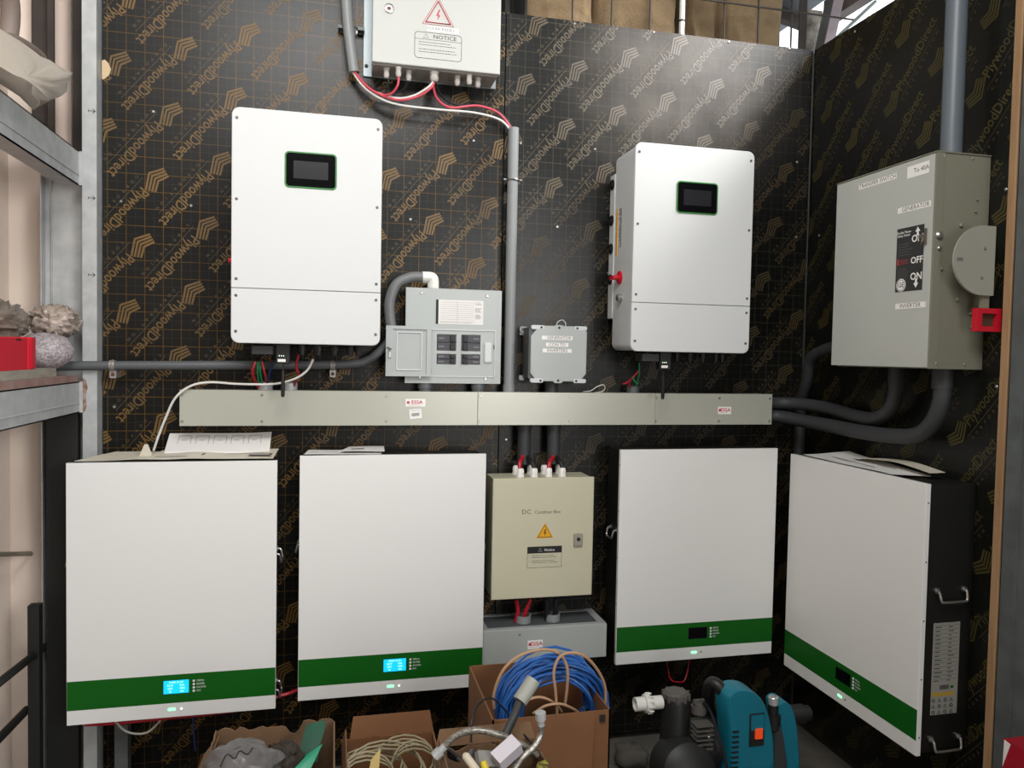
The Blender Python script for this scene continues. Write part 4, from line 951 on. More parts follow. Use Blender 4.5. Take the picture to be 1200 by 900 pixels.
c = at(330, 882, -.72); blob('rag', 'crumpled dark brown rag in the torn left carton', 'rag', (c[0], -.72, c[2]-.03), (.045, .05, .045), mat('dark_brown_cloth', '#3a322a', .9), .4, 4, 5, 40, 26, ridg=True)
g0, g1, g2_, g3 = at(343, 900, -.72), at(372, 893, -.76), at(381, 843, -.64), at(360, 850, -.62)
def quad(name, label, cat, P, t, mt, nu=8, nv=8, wav=.006, group=None):
    P = [Vector(p) for p in P]; n_ = (P[1]-P[0]).cross(P[3]-P[0]).normalized()
    m = M(); top = []
    def fn(u, v):
        p = P[0].lerp(P[1], u).lerp(P[3].lerp(P[2], u), v); return tuple(p+n_*wav*noise.noise(p*14))
    m.grid(fn, nu, nv); k = len(m.v)
    m.v += [tuple(Vector(q)-n_*t) for q in m.v[:k]]
    fs = list(m.f); m.f += [tuple(reversed([i+k for i in f])) for f in fs]
    rim = [i for i in range(nu)]+[j*nu+nu-1 for j in range(1, nv)]+[(nv-1)*nu+i for i in range(nu-2, -1, -1)]+[j*nu for j in range(nv-2, 0, -1)]
    for a, b in zip(rim, rim[1:]+rim[:1]): m.f.append((b, a, a+k, b+k))
    return solo(name, label, cat, m, mt, ang=1.2, group=group)
quad('green_sheet', 'dark green flexible sheet leaning in the torn left carton', 'sheet', [g0, g1, g2_, g3], .002, mat('dark_green_vinyl', '#1c4a3a', .45, col2='#24664e', nscale=6))
g0, g1, g2_, g3 = at(341, 905, -.80), at(362, 905, -.80), at(378, 872, -.77), at(360, 884, -.77)
quad('green_sheet', 'bright green folded sheet at the bottom of the torn left carton', 'sheet', [g0, g1, g2_, g3], .002, mat('bright_green_vinyl', '#1f8a68', .45))
solo('cord', 'thin dark string trailing over the grey bag in the torn left carton', 'cord', M().tube(spline([at(258, 899, -.87), at(266, 884, -.86), at(275, 889, -.865), at(281, 880, -.86), at(290, 884, -.86), at(296, 876, -.84)], 5), .0014, 6), BWIRE)
# second box with cream cable
xa, xb = at(402, 900, -.86)[0], at(526, 900, -.86)[0]
zB = at(430, 850, -.6)[2]
carton('brown carton second from left holding cream cable, front flap raised', xa, xb, -.9, -.6, zB-.03, CARD, .004, (((xa+.06, -.905, zB-.08), (xb-.01, -.905, zB-.08), (0, .10, 1), .075), ((xa, -.88, zB-.03), (xa+.0, -.62, zB-.03), (.2, 0, 1), .04), ((xb, -.6, zB-.03), (xa+.02, -.6, zB-.03), (0, .3, 1), .05)), seed=5)
cxx, czz = (xa+xb)/2, zB-.06
rnd = random.Random(4)
for k, (dx, dy, R1, R2, tilt) in enumerate(((-.05, .02, .085, .05, .3), (-.02, .0, .10, .06, .7), (.03, .03, .08, .05, 1.0), (-.06, -.03, .07, .05, .9), (.05, .0, .06, .05, 1.25))):
    P = []
    for t in range(40):
        a_ = t*2*PI/16; r1 = R1*(1-.004*t)
        x = cxx+dx+r1*math.cos(a_); y = -.75+dy+R2*math.sin(a_)*math.cos(tilt); z = czz+.01+R2*math.sin(a_)*math.sin(tilt)+.0006*t
        P.append((min(max(x, xa+.012), xb-.012), y, z))
    solo('cable', ('cream cable coil in the second carton, leftmost low loop', 'cream cable coil in the second carton, wide middle loop', 'cream cable coil in the second carton, tall right loop', 'cream cable coil in the second carton, bunched at front left', 'cream cable coil in the second carton, arching above its right rim')[k], 'cable', M().tube(P, .0024, 6), CREAM)
quad('leaflet', 'folded yellow and white leaflet leaning on the front of the second carton', 'paper', [at(432, 905, -.94), at(444, 902, -.95), at(446, 877, -.93), at(435, 890, -.93)], .001, mat('yellowish_paper', '#b9a368', .8), wav=.001)
# third box: hoses and fittings
xa, xb = at(518, 900, -1.0)[0], at(640, 900, -1.0)[0]
zC = at(580, 846, -.86)[2]
carton('worn open carton at the bottom centre heaped with hoses and fittings', xa, xb, -1.08, -.905, zC-.025, CARDL, .012, (((xa, -1.06, zC-.02), (xa, -.92, zC-.02), (.1, 0, 1), .03), ((xb, -.908, zC-.02), (xa, -.908, zC-.02), (0, .3, 1), .035)), seed=8)
BRD = mat('braided_steel_hose', '#aaa59b', .35, metal=.6, col2='#77736b', nscale=220, ncon=.2)
def hose(label, pts, r, tipa=True, tipb=True):
    P = [at(*p) for p in pts]
    T = Thing('braided_hose', label, 'hose', P[0])
    S_ = spline(P, 8); T.part('hose', M().tube(S_, r, 12), BRD)
    for tip, u, v in ((tipa, S_[0], S_[1]), (tipb, S_[-1], S_[-2])):
        if tip:
            d = (Vector(u)-Vector(v)).normalized(); T.part('end_fitting', M().lathe(Vector(u)-d*.004, d, [(0, r*1.2), (.012, r*1.2), (.013, r*1.7), (.028, r*1.7), (.028, r*1.1)], 10), GALV)
hose('braided steel hose arching left over the bottom centre carton', [(520, 876, -1.0), (535, 862, -1.0), (558, 856, -1.01), (585, 861, -1.02), (610, 872, -1.02), (630, 885, -1.02)], .0065, True, False)
hose('braided hose with an upright end fitting at the right of that carton', [(634, 848, -1.03), (634, 860, -1.03), (627, 874, -1.04), (612, 888, -1.05), (600, 905, -1.06)], .0065, True, False)
def pbox(name, label, cat, px, py, y, s, rz, rx, mt):
    c = at(px, py, y); m = M().box(-s[0]/2, s[0]/2, -s[1]/2, s[1]/2, -s[2]/2, s[2]/2)
    m.xform(Matrix.Translation(c)@Matrix.Rotation(rz, 4, 'Y')@Matrix.Rotation(rx, 4, 'X')@Matrix.Rotation(.35, 4, 'Z')); return solo(name, label, cat, m, mt)
pbox('small_box', 'small white product box on the heap in the bottom centre carton', 'box', 594, 882, -1.06, (.055, .03, .03), -.32, .5, mat('dim_white_card', '#c9c3c9', .6))
pbox('plastic_packet', 'clear crumpled packet left of the white box', 'packet', 572, 890, -1.05, (.05, .03, .012), .5, .7, mat('cloudy_film', '#8a8883', .2))
p0, p1 = at(545, 885, -1.07), at(560, 905, -1.09)
solo('pvc_pipe_offcut', 'short cream PVC pipe offcut at the left of the heap', 'pipe', M().tube([p0, p1], .008, 14).tube([Vector(p0)+Vector((0, -.001, .001)), Vector(p0)+Vector((.001, 0, -.001))], .0055, 12), mat('cream_pvc', '#c8bda6', .5))
p0, p1 = at(566, 892, -1.08), at(570, 905, -1.09)
solo('yellow_plug', 'small yellow plug beside the white box', 'plug', M().tube([p0, p1], [.006, .008], 12), mat('yellow_plastic', '#cdb52c', .5))
quad('yellow_label', 'yellow printed label scrap at the right corner of the heap', 'label', [at(626, 905, -1.04), at(643, 905, -1.04), at(643, 889, -1.0), at(630, 893, -1.0)], .001, mat('yellow_black_label', '#a89a3a', .6, col2='#4a4628', nscale=120, ncon=.1), wav=.001)
# tangle of dark odds in the third carton
for k in range(7):
    p = [at(532+k*15+rnd.uniform(-8, 8), 885+rnd.uniform(-6, 8), -.93-rnd.random()*.1) for _ in range(5)]
    cols = (BWIRE, PVCD, mat('brown_rubber', '#4c4034', .7), CREAM, GALVD, BWIRE, PVCD)
    solo('hose_offcut', ('black hose scrap at the left edge of the heap', 'grey hose scrap left of centre in the heap', 'brown rubber scrap under the braided hose', 'cream cord scrap in the middle of the heap', 'steel rod scrap behind the white box', 'black wire scrap right of the white box', 'grey hose scrap at the right edge of the heap')[k], 'hose', M().tube(spline(p, 5), .005, 8), cols[k])
# plug with tail
p0, p1, p2, p3 = at(592, 861, -.95), at(603, 838, -.93), at(609, 822, -.92), at(625, 797, -.90)
T = Thing('hose_nozzle', 'dark tube with a pale grey cylindrical end leaning up against the blue coil', 'hose', p0)
T.part('tube', M().tube(spline([p0, p1, p2], 5), .009, 12), PVCB)
T.part('end_cap', M().tube([p2, p3], [.0165, .0165], 18), mat('pale_grey_cap', '#9a9c92', .5))
cable('cable', 'thin black wire arching from behind the heap in the bottom centre', [at(552, 870, -.95), at(553, 845, -.93), at(560, 826, -.9), at(575, 818, -.88), at(590, 830, -.88), at(612, 858, -.9), at(630, 880, -.95)], .0022, BWIRE)
# big box with the blue coil
xa, xb = at(577, 850, -.78)[0], at(715, 850, -.78)[0]
zD = at(680, 835, -.78)[2]
T = carton('tall brown carton at the right centre holding the blue cable coil', xa, xb, -.78, -.46, zD, CARD, .0, (((xa+.01, -.783, zD), (xb-.04, -.783, zD), (0, -.08, -1), .135),), seed=1)
q = at(706, 843, -.786); T.part('printed_mark', M().slab(q[0]-.006, q[0]+.008, q[2]-.008, q[2]+.01, -.7845, -.784).slab(q[0]-.003, q[0]+.005, q[2]-.005, q[2]+.007, -.785, -.7845), INK)
c = at(647, 824, -.64); bl = mat('blue_cable_jacket', '#2a62ac', .4)
P = []; rnd = random.Random(12)
turns = 34
for k in range(turns*22):
    a_ = k*2*PI/22; tt = k//22
    f = .5+.5*math.sin(tt*2.4)
    R1 = .143-.05*f+.004*math.sin(a_*3+tt)+.003*math.sin(a_*2+tt*2.1); yy = -.64+.04*math.sin(tt*1.7)+.010*math.sin(a_*2+tt*1.3)
    P.append((c[0]+R1*math.cos(a_)*1.0, yy, c[2]-.012+R1*math.sin(a_)*.95))
solo('cable_coil', 'big coil of blue cable standing in the brown carton', 'cable', M().tube(P, .0034, 6), bl)
TANH = mat('tan_hose', '#b08c6c', .5)
cable('hose', 'tan hose curving along the upper left of the blue coil', [at(579, 830, -.68), at(579, 812, -.69), at(590, 785, -.70), at(610, 768, -.70), at(637, 761, -.70), at(655, 766, -.70), at(664, 780, -.71), at(665, 800, -.71), at(662, 826, -.70)], .0038, TANH)
cable('hose', 'tan hose making a tall arch over the right of the blue coil', [at(653, 838, -.72), at(651, 810, -.725), at(649, 788, -.725), at(655, 771, -.72), at(668, 765, -.72), at(685, 769, -.72), at(700, 785, -.71), at(709, 805, -.70), at(709, 828, -.69)], .0038, TANH)
cable('hose', 'low tan hose loop inside the blue coil, outer', [at(608, 832, -.7), at(615, 822, -.71), at(633, 817, -.71), at(650, 824, -.71), at(658, 834, -.7)], .0034, TANH)
cable('hose', 'low tan hose loop inside the blue coil, right', [at(625, 836, -.72), at(640, 827, -.73), at(657, 825, -.73), at(672, 831, -.72), at(681, 838, -.71)], .0034, TANH)

# ---- water pump
def PT(px, py, y=-.5): return at(px, py, y)
T = Thing('water_pump', 'teal and black electric garden pump with white pipe union, on the floor', 'pump', (PT(840, 900)[0], -.5, 0))
TEAL = mat('teal_plastic', '#12788c', .4, col2='#0f6a7e', nscale=6)
PB = mat('black_pump_plastic', '#1b1c1c', .45); PG = mat('grey_lid', '#55524e', .5)
g = PT(792, 814)
T.part('filter_housing', M().lathe((g[0], -.5, .08), (0, 0, 1), [(0, .042), (.02, .044), (g[2]-.1, .042), (g[2]-.08, .036), (g[2]-.079, .001)], 24), PB)
ld = M().lathe((g[0], -.5, g[2]-.015), (0, 0, 1), [(0, .036), (.010, .038), (.022, .036), (.026, .030), (.027, .029), (.0275, .001)], 20)
for k in range(10):
    a_ = k*PI/5; ld.box(-.004, .004, -.003, .003, 0, .02); 
    for i in range(8): v = ld.v[-8+i]; ld.v[-8+i] = (v[0]+g[0]+.037*math.cos(a_), v[1]-.5+.037*math.sin(a_), v[2]+g[2]-.012)
T.part('filter_lid', ld, PG)
q = PT(760, 824); ux_ = PT(744, 824)[0]
un = M().lathe((PT(744, 824)[0], -.5, q[2]), (1, 0, 0), [(.012, .013), (.0, .016), (.0, .019), (.028, .019), (.028, .024), (.030, .026), (.043, .026), (.045, .022), (.045, .0185), (.082, .0185)], 20)
for k in range(12):
    a_ = k*PI/6; un.tube([(PT(744, 824)[0]+.035, -.5+.027*math.cos(a_), q[2]+.027*math.sin(a_)), (PT(744, 824)[0]+.049, -.5+.027*math.cos(a_), q[2]+.027*math.sin(a_))], .0025, 6)
T.part('pipe_union', un, PVCW)
# ribbed pump head
hx, hz = PT(809, 860)[0], PT(809, 860)[2]
T.part('pump_head', M().lathe((hx-.03, -.50, hz-.03), (1, 0, 0), [(0, .05), (.01, .07), (.095, .07), (.11, .05)], 24), PB)
for k in range(6):
    z = PT(815, 834+k*5.2)[2]; T.part('cooling_rib', M().slab(hx-.026, hx+.026, z-.0014, z+.0014, -.590, -.55, .001), PG)
fcx, fcz = PT(808, 905, -.6)[0], PT(806, 914, -.6)[2]
T.part('front_cover', M().lathe((fcx, -.52, fcz), (0, -1, .25), [(0, .085), (.06, .085), (.085, .078), (.10, .06), (.108, .03), (.11, .001)], 30), mat('graphite_cover', '#222221', .5))
cg = PT(817, 821, -.52)
T.part('filler_plug', M().lathe((cg[0], -.53, cg[2]-.03), (0, 0, 1), [(0, .022), (.02, .022), (.02, .018), (.03, .018)], 18).box(cg[0]-.016, cg[0]+.016, -.534, -.526, cg[2], cg[2]+.008), PG)
hp_ = [PT(834, 850, -.45), PT(830, 825, -.47), PT(830, 808, -.5), PT(835, 800, -.52), PT(844, 806, -.54), PT(852, 820, -.55), PT(857, 838, -.56), PT(856, 858, -.56)]
T.part('carry_handle', M().tube(spline(hp_, 6), .0175, 14), PB)
# teal motor housing: arched shells across the axle
def shell(pxa, pxb, ytop, pyt, col, name, rr, y0=-.6, y1=-.36, label=None):
    xa_, xb_ = PT(pxa, 860, y0)[0], PT(pxb, 860, y0)[0]; zt_ = PT((pxa+pxb)/2, pyt, y0)[2]
    w_ = (xb_-xa_)
    n = 16; out = [(xa_, .03)]
    m = M(); rings = []
    # outline in yz (arched), extruded along x with rounded shoulders
    def ring(x, s):
        zc = zt_-rr; yc = (y0+y1)/2; hw = (y1-y0)/2*s
        pts = [(x, yc-hw, .03)]
        for k in range(n+1):
            t = PI*k/n; pts.append((x, yc-hw*math.cos(t), zc+(rr*s)*math.sin(t)))
        pts.append((x, yc+hw, .03)); return pts
    prof = [(0, .86), (.12, .95), (.3, 1), (.7, 1), (.88, .95), (1, .86)]
    for f, s in prof: rings.append(ring(xa_+w_*f, s))
    k = len(rings[0]); vs = sum(rings, []); fs = []
    for i in range(len(rings)-1):
        for j in range(k): fs.append((i*k+j, i*k+(j+1) % k, (i+1)*k+(j+1) % k, (i+1)*k+j))
    fs.append(tuple(reversed(range(k)))); fs.append(tuple(range((len(rings)-1)*k, len(rings)*k)))
    m.add(vs, fs); return T.part(name, m, col, label=label), xa_, xb_
def house(name, P, y0, y1, mt):
    pts = [PT(a, b, y0) for a, b in P]
    sp = spline([(p[0], 0, p[2]) for p in pts[1:-1]], 5)
    out = [(pts[0][0], .04)]+[(p[0], max(p[2], .05)) for p in sp]+[(pts[-1][0], .04)]
    return T.part(name, M().prism(list(reversed(out)), y0, y1, .008), mt, ang=.8)
house('motor_housing', [(857, 905), (856, 895), (855, 860), (853, 835), (854, 818), (861, 811), (873, 809), (886, 813), (896, 824), (903, 842), (908, 868), (909, 895), (909, 905)], -.6, -.53, TEAL)
house('rear_housing_band', [(918, 905), (917, 890), (916, 865), (913, 845), (911, 830), (914, 824), (921, 823), (929, 830), (935, 850), (938, 878), (939, 895), (939, 905)], -.57, -.51, TEAL)
house('housing_gap', [(905, 905), (905, 895), (906, 870), (909, 855), (914, 851), (919, 862), (922, 880), (924, 895), (924, 905)], -.585, -.50, mat('dark_grey_casing', '#33383a', .5))
for k in range(8):
    z = PT(858, 860+k*6, -.61)[2]; T.part('vent_slot', M().slab(PT(860, 860, -.61)[0], PT(868, 860, -.61)[0], z-.002, z+.002, -.603, -.59, .001), BLACK)
for px, py in ((866, 826), (873, 817)):
    q = PT(px, py, -.6); T.part('rubber_pad', M().lathe((q[0], -.575, q[2]), (-.5, -1, .6), [(0, .009), (.014, .009), (.016, .006)], 12), mat('dusty_mauve_rubber', '#7b6a70', .6))
sa, sb_ = PT(879, 837, -.602), PT(895, 873, -.602)
sr = T.part('switch_recess', M().slab(sa[0], sb_[0], sb_[2], sa[2], -.604, -.59, .002, .001), PB)
T.part('switch_plate', M().slab(sa[0]+.003, sb_[0]-.003, (sa[2]+sb_[2])/2, sa[2]-.003, -.6055, -.604, .001), TEAL, sr)
ra, rb = PT(885, 854, -.605), PT(893, 865, -.605)
T.part('rocker_switch', M().slab(ra[0], rb[0], rb[2], ra[2], -.610, -.604, .001, .001), mat('glowing_orange_switch', '#e04a1c', .4, emit=.25), sr)
oc = PT(906, 829, -.565)
T.part('outlet_pipe', M().lathe((oc[0], -.565, oc[2]-.06), (0, 0, 1), [(0, .022), (.04, .022), (.04, .014), (.07, .014)], 18), PB)
T.part('outlet_cap', M().lathe((oc[0], -.565, oc[2]+.01), (0, 0, 1), [(0, .0145), (.020, .0145), (.022, .013), (.022, .009), (.014, .009)], 18), mat('silver_cap', '#c9c9c6', .3, metal=.5))
T.part('horizontal_barrel', M().cyl((PT(835, 866)[0], -.5, PT(835, 866)[2]-.01), (PT(862, 866)[0], -.5, PT(862, 866)[2]-.01), .04, seg=20), PB)
T.part('chrome_bolt', M().lathe(PT(830, 864, -.57), (0, -1, 0), [(0, .006), (.006, .006), (.007, .004)], 10), STEEL)
T.part('power_cord', M().tube(spline([PT(824, 822, -.55), PT(833, 835, -.56), PT(840, 855, -.58), PT(846, 875, -.6), PT(853, 905, -.62)], 6), .0045, 8), BWIRE)
T.part('base', M().slab(PT(790, 900)[0], PT(935, 900)[0], 0, .05, -.6, -.4, .01, .004), PB)
T.part('rear_motor_body', M().cyl((PT(862, 866)[0], -.46, .13), (PT(925, 866)[0], -.46, .13), .075, seg=24), PB)
T.part('tail_pipe', M().lathe((PT(920, 850, -.46)[0], -.46, PT(920, 838, -.46)[2]), (1, 0, 0), [(0, .028), (.06, .028), (.06, .022), (.08, .022)], 18), PB)

# rubble / blocks on the floor
rnd = random.Random(9)
spots = [(700, 872, 'dusty concrete block on the floor right of the blue coil carton'), (712, 893, 'broken concrete chunk on the floor left of the pump'), (760, 893, 'flat concrete chunk on the floor under the pump union'), (955, 868, 'rough concrete lump behind the pump by the right wall'), (975, 893, 'large rough concrete lump between pump and right wall battery'), (1020, 880, 'low concrete lump below the right wall battery')]
for k, (px, py, lab) in enumerate(spots):
    if k == 2: continue
    p = ZP(px, py, .0); y = min(p[1], -.08)
    d = ray(px, py); t = (y-CAM[1])/d[1]; x = CAM[0]+t*d[0]
    if k in (0, 1): y, x = (-.30, x-.03)
    x, y = ((.98, -.16), (.84, -.25), (1.0, -.40), (1.55, -.12), (1.42, -.30), (1.28, -.16))[k]
    blob('rubble', lab, 'rubble', (x, y, .03), (.05, .05, .032), CONC, .3, 2.5, k, 16, 10, .6)

# small galvanised legs under the left battery
for px, lab in ((107, 'grey steel channel standing below the leftmost battery'), (143, 'short dark steel bar below the leftmost battery')):
    q = B(px, 870, .06); solo('steel_channel', lab, 'channel', M().box(q[0]-.018, q[0]+.018, -.07, -.066, 0, .28 if px == 107 else .24).box(q[0]-.018, q[0]-.015, -.066, -.03, 0, .28 if px == 107 else .24).box(q[0]+.015, q[0]+.018, -.066, -.03, 0, .28 if px == 107 else .24), GALV if px == 107 else GALVD)

# ================================================================ LEFT SHELF AREA
def beam(label, za, zb, group=None):
    T = Thing('shelf_beam', label, 'beam', (-.72, -.05, za))
    T.part('end_bracket', M().box(-.724, -.7115, -.047, -.02, za, zb), GALV)
    T.part('web', M().box(-.724, -.72, -2.0, -.046, za, zb), GALV)
    T.part('flange', M().box(-.775, -.72, -2.0, -.046, zb-.003, zb), GALV); T.part('flange', M().box(-.775, -.72, -2.0, -.046, za, za+.003), GALV)
    T.part('lip', M().cyl((-.7195, -2.0, za+.028), (-.7195, -.046, za+.028), .002, seg=6), GALV)
_r = [(-.7118, 1.165), (-.7050, 1.172), (-.7010, 1.19), (-.7035, 1.215), (-.6985, 1.24), (-.7030, 1.262), (-.7118, 1.27)]
M().prism(_r, -.0454, -.0448).build('rust_stain', mat('flaking_rust', '#7a5646', .9, col2='#9b8a80', nscale=60, ncon=.2), post)
beam('galvanised steel beam at upper left under the cream plastic bag', 1.825, 1.922)
beam('galvanised steel beam at mid left carrying the red case', 1.168, 1.258)
T = Thing('shelf_board', 'rusty brown board lying on the mid left steel beam', 'board', (-.80, -.4, 1.258)); T.part('board', M().box(-.94, -.721, -2.0, -.05, 1.2585, 1.277), mat('reddish_brown_board', '#7a5a50', .8, col2='#9a8078', nscale=18))
T = Thing('shelf_board', 'pale weathered plank on top of the rusty board at mid left', 'board', (-.80, -.4, 1.277)); T.part('board', M().box(-.94, -.735, -2.0, -.19, 1.2775, 1.300), mat('weathered_plank', '#a09a8c', .85, col2='#7f7a6e', nscale=12, stretch=(6, 1, 6)))
rc = Thing('tool_case', 'red plastic case on the plank at the left edge', 'case', (-.8, -.36, 1.3005))
z0 = 1.3005; z1 = 1.378; y1 = -.31
rc.part('case_body', M().box(-.90, -.742, -.75, y1-.02, z0, z1), REDP)
rc.part('case_end', M().box(-.902, -.738, y1-.045, y1-.018, z0+.002, z1+.003).box(-.895, -.745, y1-.018, y1, z0+.005, z1-.002).box(-.899, -.7385, y1-.06, y1-.055, z0, z1), REDP)
rc.part('case_marking', M().box(-.7415, -.7412, y1-.13, y1-.10, z1-.006, z1-.002).box(-.83, -.76, y1-.12, y1-.10, z1, z1+.0004), INK)
PBG = mat('cloudy_brown_plastic', '#a0948a', .12, col2='#6a6056', nscale=14, ncon=.5, bump=.6, bscale=45)
blob('plastic_bag', 'crumpled brown plastic bag piled behind the red case at the left edge', 'bag', (-.865, -.26, 1.42), (.075, .12, .055), PBG, .30, 3.4, 1, 44, 30, ridg=True)
blob('plastic_bag', 'clear bag with tan contents on top of the white roll beside the post', 'bag', (-.775, -.075, 1.43), (.062, .065, .045), mat('tan_cloudy_plastic', '#c0b0a6', .12, col2='#857868', nscale=18, ncon=.5, bump=.6, bscale=50), .30, 4.0, 4, 44, 30, ridg=True)
blob('mesh_roll', 'white dotted netting roll beside the post on the shelf', 'roll', (-.785, -.12, 1.345), (.07, .06, .052), mat('white_netting', '#b4aaac', .6, col2='#8a8184', nscale=160, ncon=.15), .08, 2, 3, 32, 20)
# cream bag on the upper beam
quadP = None
def bagfn(c, r):
    return None
m = M()
Pn = [LX(0, 60, -.74), LX(38, 60, -.735), LX(87, 87, -.73), LX(72, 112, -.72), LX(38, 127, -.715), LX(0, 103, -.715)]
ctr = Vector(LX(30, 92, -.66)); ctr2 = Vector(LX(30, 92, -.80))
big = [Vector(p) for p in Pn]
big[0] += Vector((0, -.25, .02)); big[5] += Vector((0, -.25, 0))
N_ = len(big)
ringp = []
for i in range(N_):
    a_, b_ = big[i], big[(i+1) % N_]
    for k in range(5): ringp.append(a_.lerp(b_, k/5))
vs = [tuple(p) for p in ringp]; nR = len(vs)
fr = []; bk = []
for lev, s in ((1, .75), (2, .45), (3, .15)):
    for p in ringp:
        q = ctr.lerp(p, s); q.x = p.x+(ctr.x-p.x)*(1-s)**.6; fr.append(tuple(q))
for lev, s in ((1, .6), (2, .2)):
    for p in ringp: q = ctr2.lerp(p, s); bk.append(tuple(q))
allv = vs+fr+bk
m.add(allv, [])
fs = []
for lv in range(3):
    A0 = lv*nR; B0 = (lv+1)*nR
    for i in range(nR): j = (i+1) % nR; fs.append((A0+i, A0+j, B0+j, B0+i))
fs.append(tuple(range(3*nR, 4*nR)))
prev = 0
for lv in range(2):
    B0 = (4+lv)*nR
    for i in range(nR): j = (i+1) % nR; fs.append((prev+j, prev+i, B0+i, B0+j))
    prev = B0
fs.append(tuple(reversed(range(5*nR, 6*nR))))
m.f = fs
m.v = [tuple(Vector(p)+Vector((.012*noise.noise(Vector(p)*22), .010*noise.noise(Vector(p)*17+Vector((4, 0, 0))), .006*noise.noise(Vector(p)*25)))) for p in m.v]
solo('plastic_bag', 'cream plastic sack folded over the upper left steel beam', 'bag', m, mat('cream_plastic', '#d0c6b8', .4, col2='#c0b4a4', nscale=5), ang=1.0)
# hose ring above
c = LX(-18, 8, -.78); ring = []
for k in range(40):
    a_ = 2*PI*k/40; ring.append((c[0]+.01*math.sin(a_*2), c[1]+.135*math.cos(a_), c[2]+.13*math.sin(a_)))
hm = mat('taupe_hose', '#7d6f66', .6)
T = Thing('hose_coil', 'thick taupe hose coil hanging at the top left corner', 'hose', c)
T.part('hose', M().tube(ring, .021, 14, closed=True), hm)
T.part('hose_end', M().tube(spline([LX(-30, 55, -.77), LX(8, 47, -.77), LX(30, 55, -.77), LX(47, 68, -.78)], 6), .017, 12), hm, label='loose end lying on the bag')
# dark framework lower left
solo('handrail', 'thin light pipe crossing the beige wall at lower left', 'pipe', M().cyl(LX(-60, 651, -.9), LX(70, 648, -.9), .007, seg=10), mat('dull_cream_pipe', '#8a7f72', .5))
T = Thing('metal_stand', 'dark steel stand in shadow at the bottom left corner', 'frame', (-.85, -.1, 0))
DK = mat('dark_frame_paint', '#171815', .6)
T.part('brace', M().cyl(LX(-20, 815, -.825), LX(52, 758, -.825), .011, seg=12), DK)
T.part('upright', M().box(-.84, -.81, -.10, -.07, 0, .62), DK)
T.part('upright', M().box(-.812, -.728, -.035, -.01, 0, 1.164), DK)  # dark panel added over the column in place of the shade there
T.part('cross_bar', M().cyl((-.9, -.9, .30), (-.86, -.05, .30), .012, seg=10), DK)

# ================================================================ ABOVE THE WALL
def sack(px0, px1, pyt, pyb, y, label, seed, top=None):
    a_ = at(px0, pyb, y); b_ = at(px1, pyb, y); zt_ = at((px0+px1)/2, pyt, y)[2]
    zc = (a_[2]+zt_)/2-.02
    return blob('burlap_sack', label, 'sack', ((a_[0]+b_[0])/2, y+.16, zc), ((b_[0]-a_[0])/2*1.0, .15, (zt_-zc)*1.05), BURLAP, .085, 2.4, seed, 90, 60, .5, ridg=(seed == 3))
sack(604, 702, -120, 62, .10, 'burlap sack at the left end of the row above the wall', 1)
sack(698, 800, -110, 70, .12, 'burlap sack left of the white pipe above the wall', 2)
sack(806, 852, -80, 60, .16, 'crumpled burlap sack right of the white pipe above the wall', 3)
sack(850, 924, -70, 75, .10, 'burlap sack at the right end of the row, near the bright gap', 4)
struct('trim_9', M().box(.5, XR+.1, .08, .75, 2.36, 2.40), RUST)
T = Thing('wire_mesh', 'rusty rebar mesh in front of the burlap sacks', 'mesh', (1.1, .045, 2.45))
for px in (671, 717, 762, 849, 889, 928):
    q0, q1 = at(px, 60, .05), at(px, -40, .05); x = (q0[0]+q1[0])/2
    T.part('vertical_bar', M().cyl((x, .05, 2.46), (x, .05, 3.1), .0035, seg=8), RUST)
q0, q1 = at(849, 3, .045), at(1000, 22, .045)
T.part('horizontal_bar', M().cyl((q0[0]-.9, .043, q0[2]), (q1[0], .043, q0[2]), .0035, seg=8), RUST)
q = at(800, 20, .03)
T = Thing('pvc_pipe', 'thin white vertical pipe in front of the burlap sacks', 'pipe', (q[0], .035, 2.44)); T.part('pipe', M().cyl((q[0], .035, 2.3), (q[0], .035, 3.2), .0095, seg=14), PVCW)
T.part('tie_band', M().cyl((q[0], .035, at(800, 24, .03)[2]-.003), (q[0], .035, at(800, 24, .03)[2]+.003), .0108, seg=14), INK)
# pale curtain board left of the sacks
solo('dark_cloth', 'dark cloth hanging at the left end of the sacks', 'cloth', M().grid(lambda u, v: (.50+.13*u+.01*math.sin(v*9), .12+.02*math.sin(u*12), 2.42+.9*v), 14, 8), mat('near_black_cloth', '#15130f', .9))
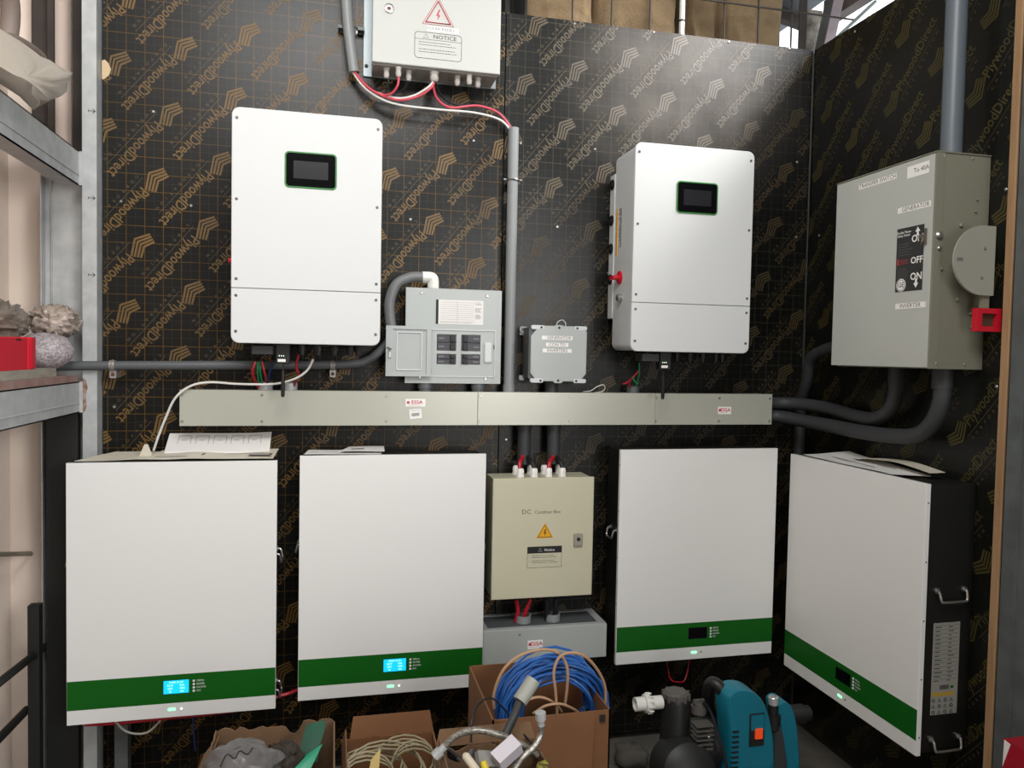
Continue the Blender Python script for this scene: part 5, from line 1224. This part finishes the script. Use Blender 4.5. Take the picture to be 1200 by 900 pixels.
# steel column and rafters in the far right corner
MAUVE = mat('mauve_grey_steel', '#9a8f95', .6, col2='#7d7378', nscale=9)
T = Thing('steel_column', 'mauve grey steel column leaning in the corner above both plywood walls', 'column', (1.80, .12, 2.35))
mx_ = Matrix.Translation((1.775, .10, 2.35))@Matrix.Rotation(.2, 4, 'Y')
T.part('flange', M().box(-.019, .021, 0, .006, 0, .42).xform(mx_), MAUVE)
T.part('web', M().box(-.003, .003, .006, .09, 0, .42).xform(mx_), GALVD)
q = B(954, 30, -.2)
solo('steel_bracket', 'stained pale bracket plate left of the corner steel column', 'bracket', M().box(q[0]-.035, q[0]+.035, .20, .206, 2.3, q[2]+.06), mat('stained_pale_steel', '#a5a298', .6, col2='#3c3833', nscale=16, ncon=.25))
q = B(941, 30, -.15)
solo('steel_angle', 'dark upright steel angle between the burlap sacks and the corner bracket', 'angle', M().box(q[0]-.016, q[0]+.016, .15, .156, 2.3, q[2]+.12), RUST)
def raft(label, a, b, w_, h, mt):
    A, Bv = Vector(a), Vector(b); d = (Bv-A); L = d.length; mm = Matrix.Translation(A)@d.to_track_quat('X', 'Z').to_matrix().to_4x4()
    solo('rafter', label, 'rafter', M().box(0, L, -w_/2, w_/2, -h/2, h/2).xform(mm), mt)
raft('brown steel rafter running along the edge of the bright gap', (1.95, .30, 2.775), (1.95, -.35, 2.765), .05, .09, mat('brown_grey_steel', '#6a5f5a', .7, col2='#4a3f3a', nscale=12))
raft('dark purlin under the tin roof near the corner column', (1.35, .55, 2.98), (2.05, .50, 2.80), .04, .05, RUST)
raft('thin strut crossing the bright gap above the right wall', (1.70, -.02, 2.47), (1.95, .02, 2.70), .010, .010, GALVD)
# red and white packet at the right bottom corner
q = RW(1192, 888, .06)
T = Thing('printed_package', 'red and white printed package at the bottom right corner', 'package', (q[0], -.05, 0), True)
u0 = RW(1187, 890, .06)[0]; zt_ = RW(1192, 866, .06)[2]
T.part('carton', M().box(u0, u0+.2, -.09, -.03, 0, zt_), mat('glossy_crimson', '#a3182a', .35))
T.part('white_flash', M().prism([(u0, zt_-.07), (u0+.02, zt_-.005), (u0+.002, zt_-.002)], -.0905, -.09).prism([(u0, zt_-.20), (u0+.1, zt_-.20), (u0+.1, zt_-.09), (u0, zt_-.16)], -.0905, -.09), LABELW)
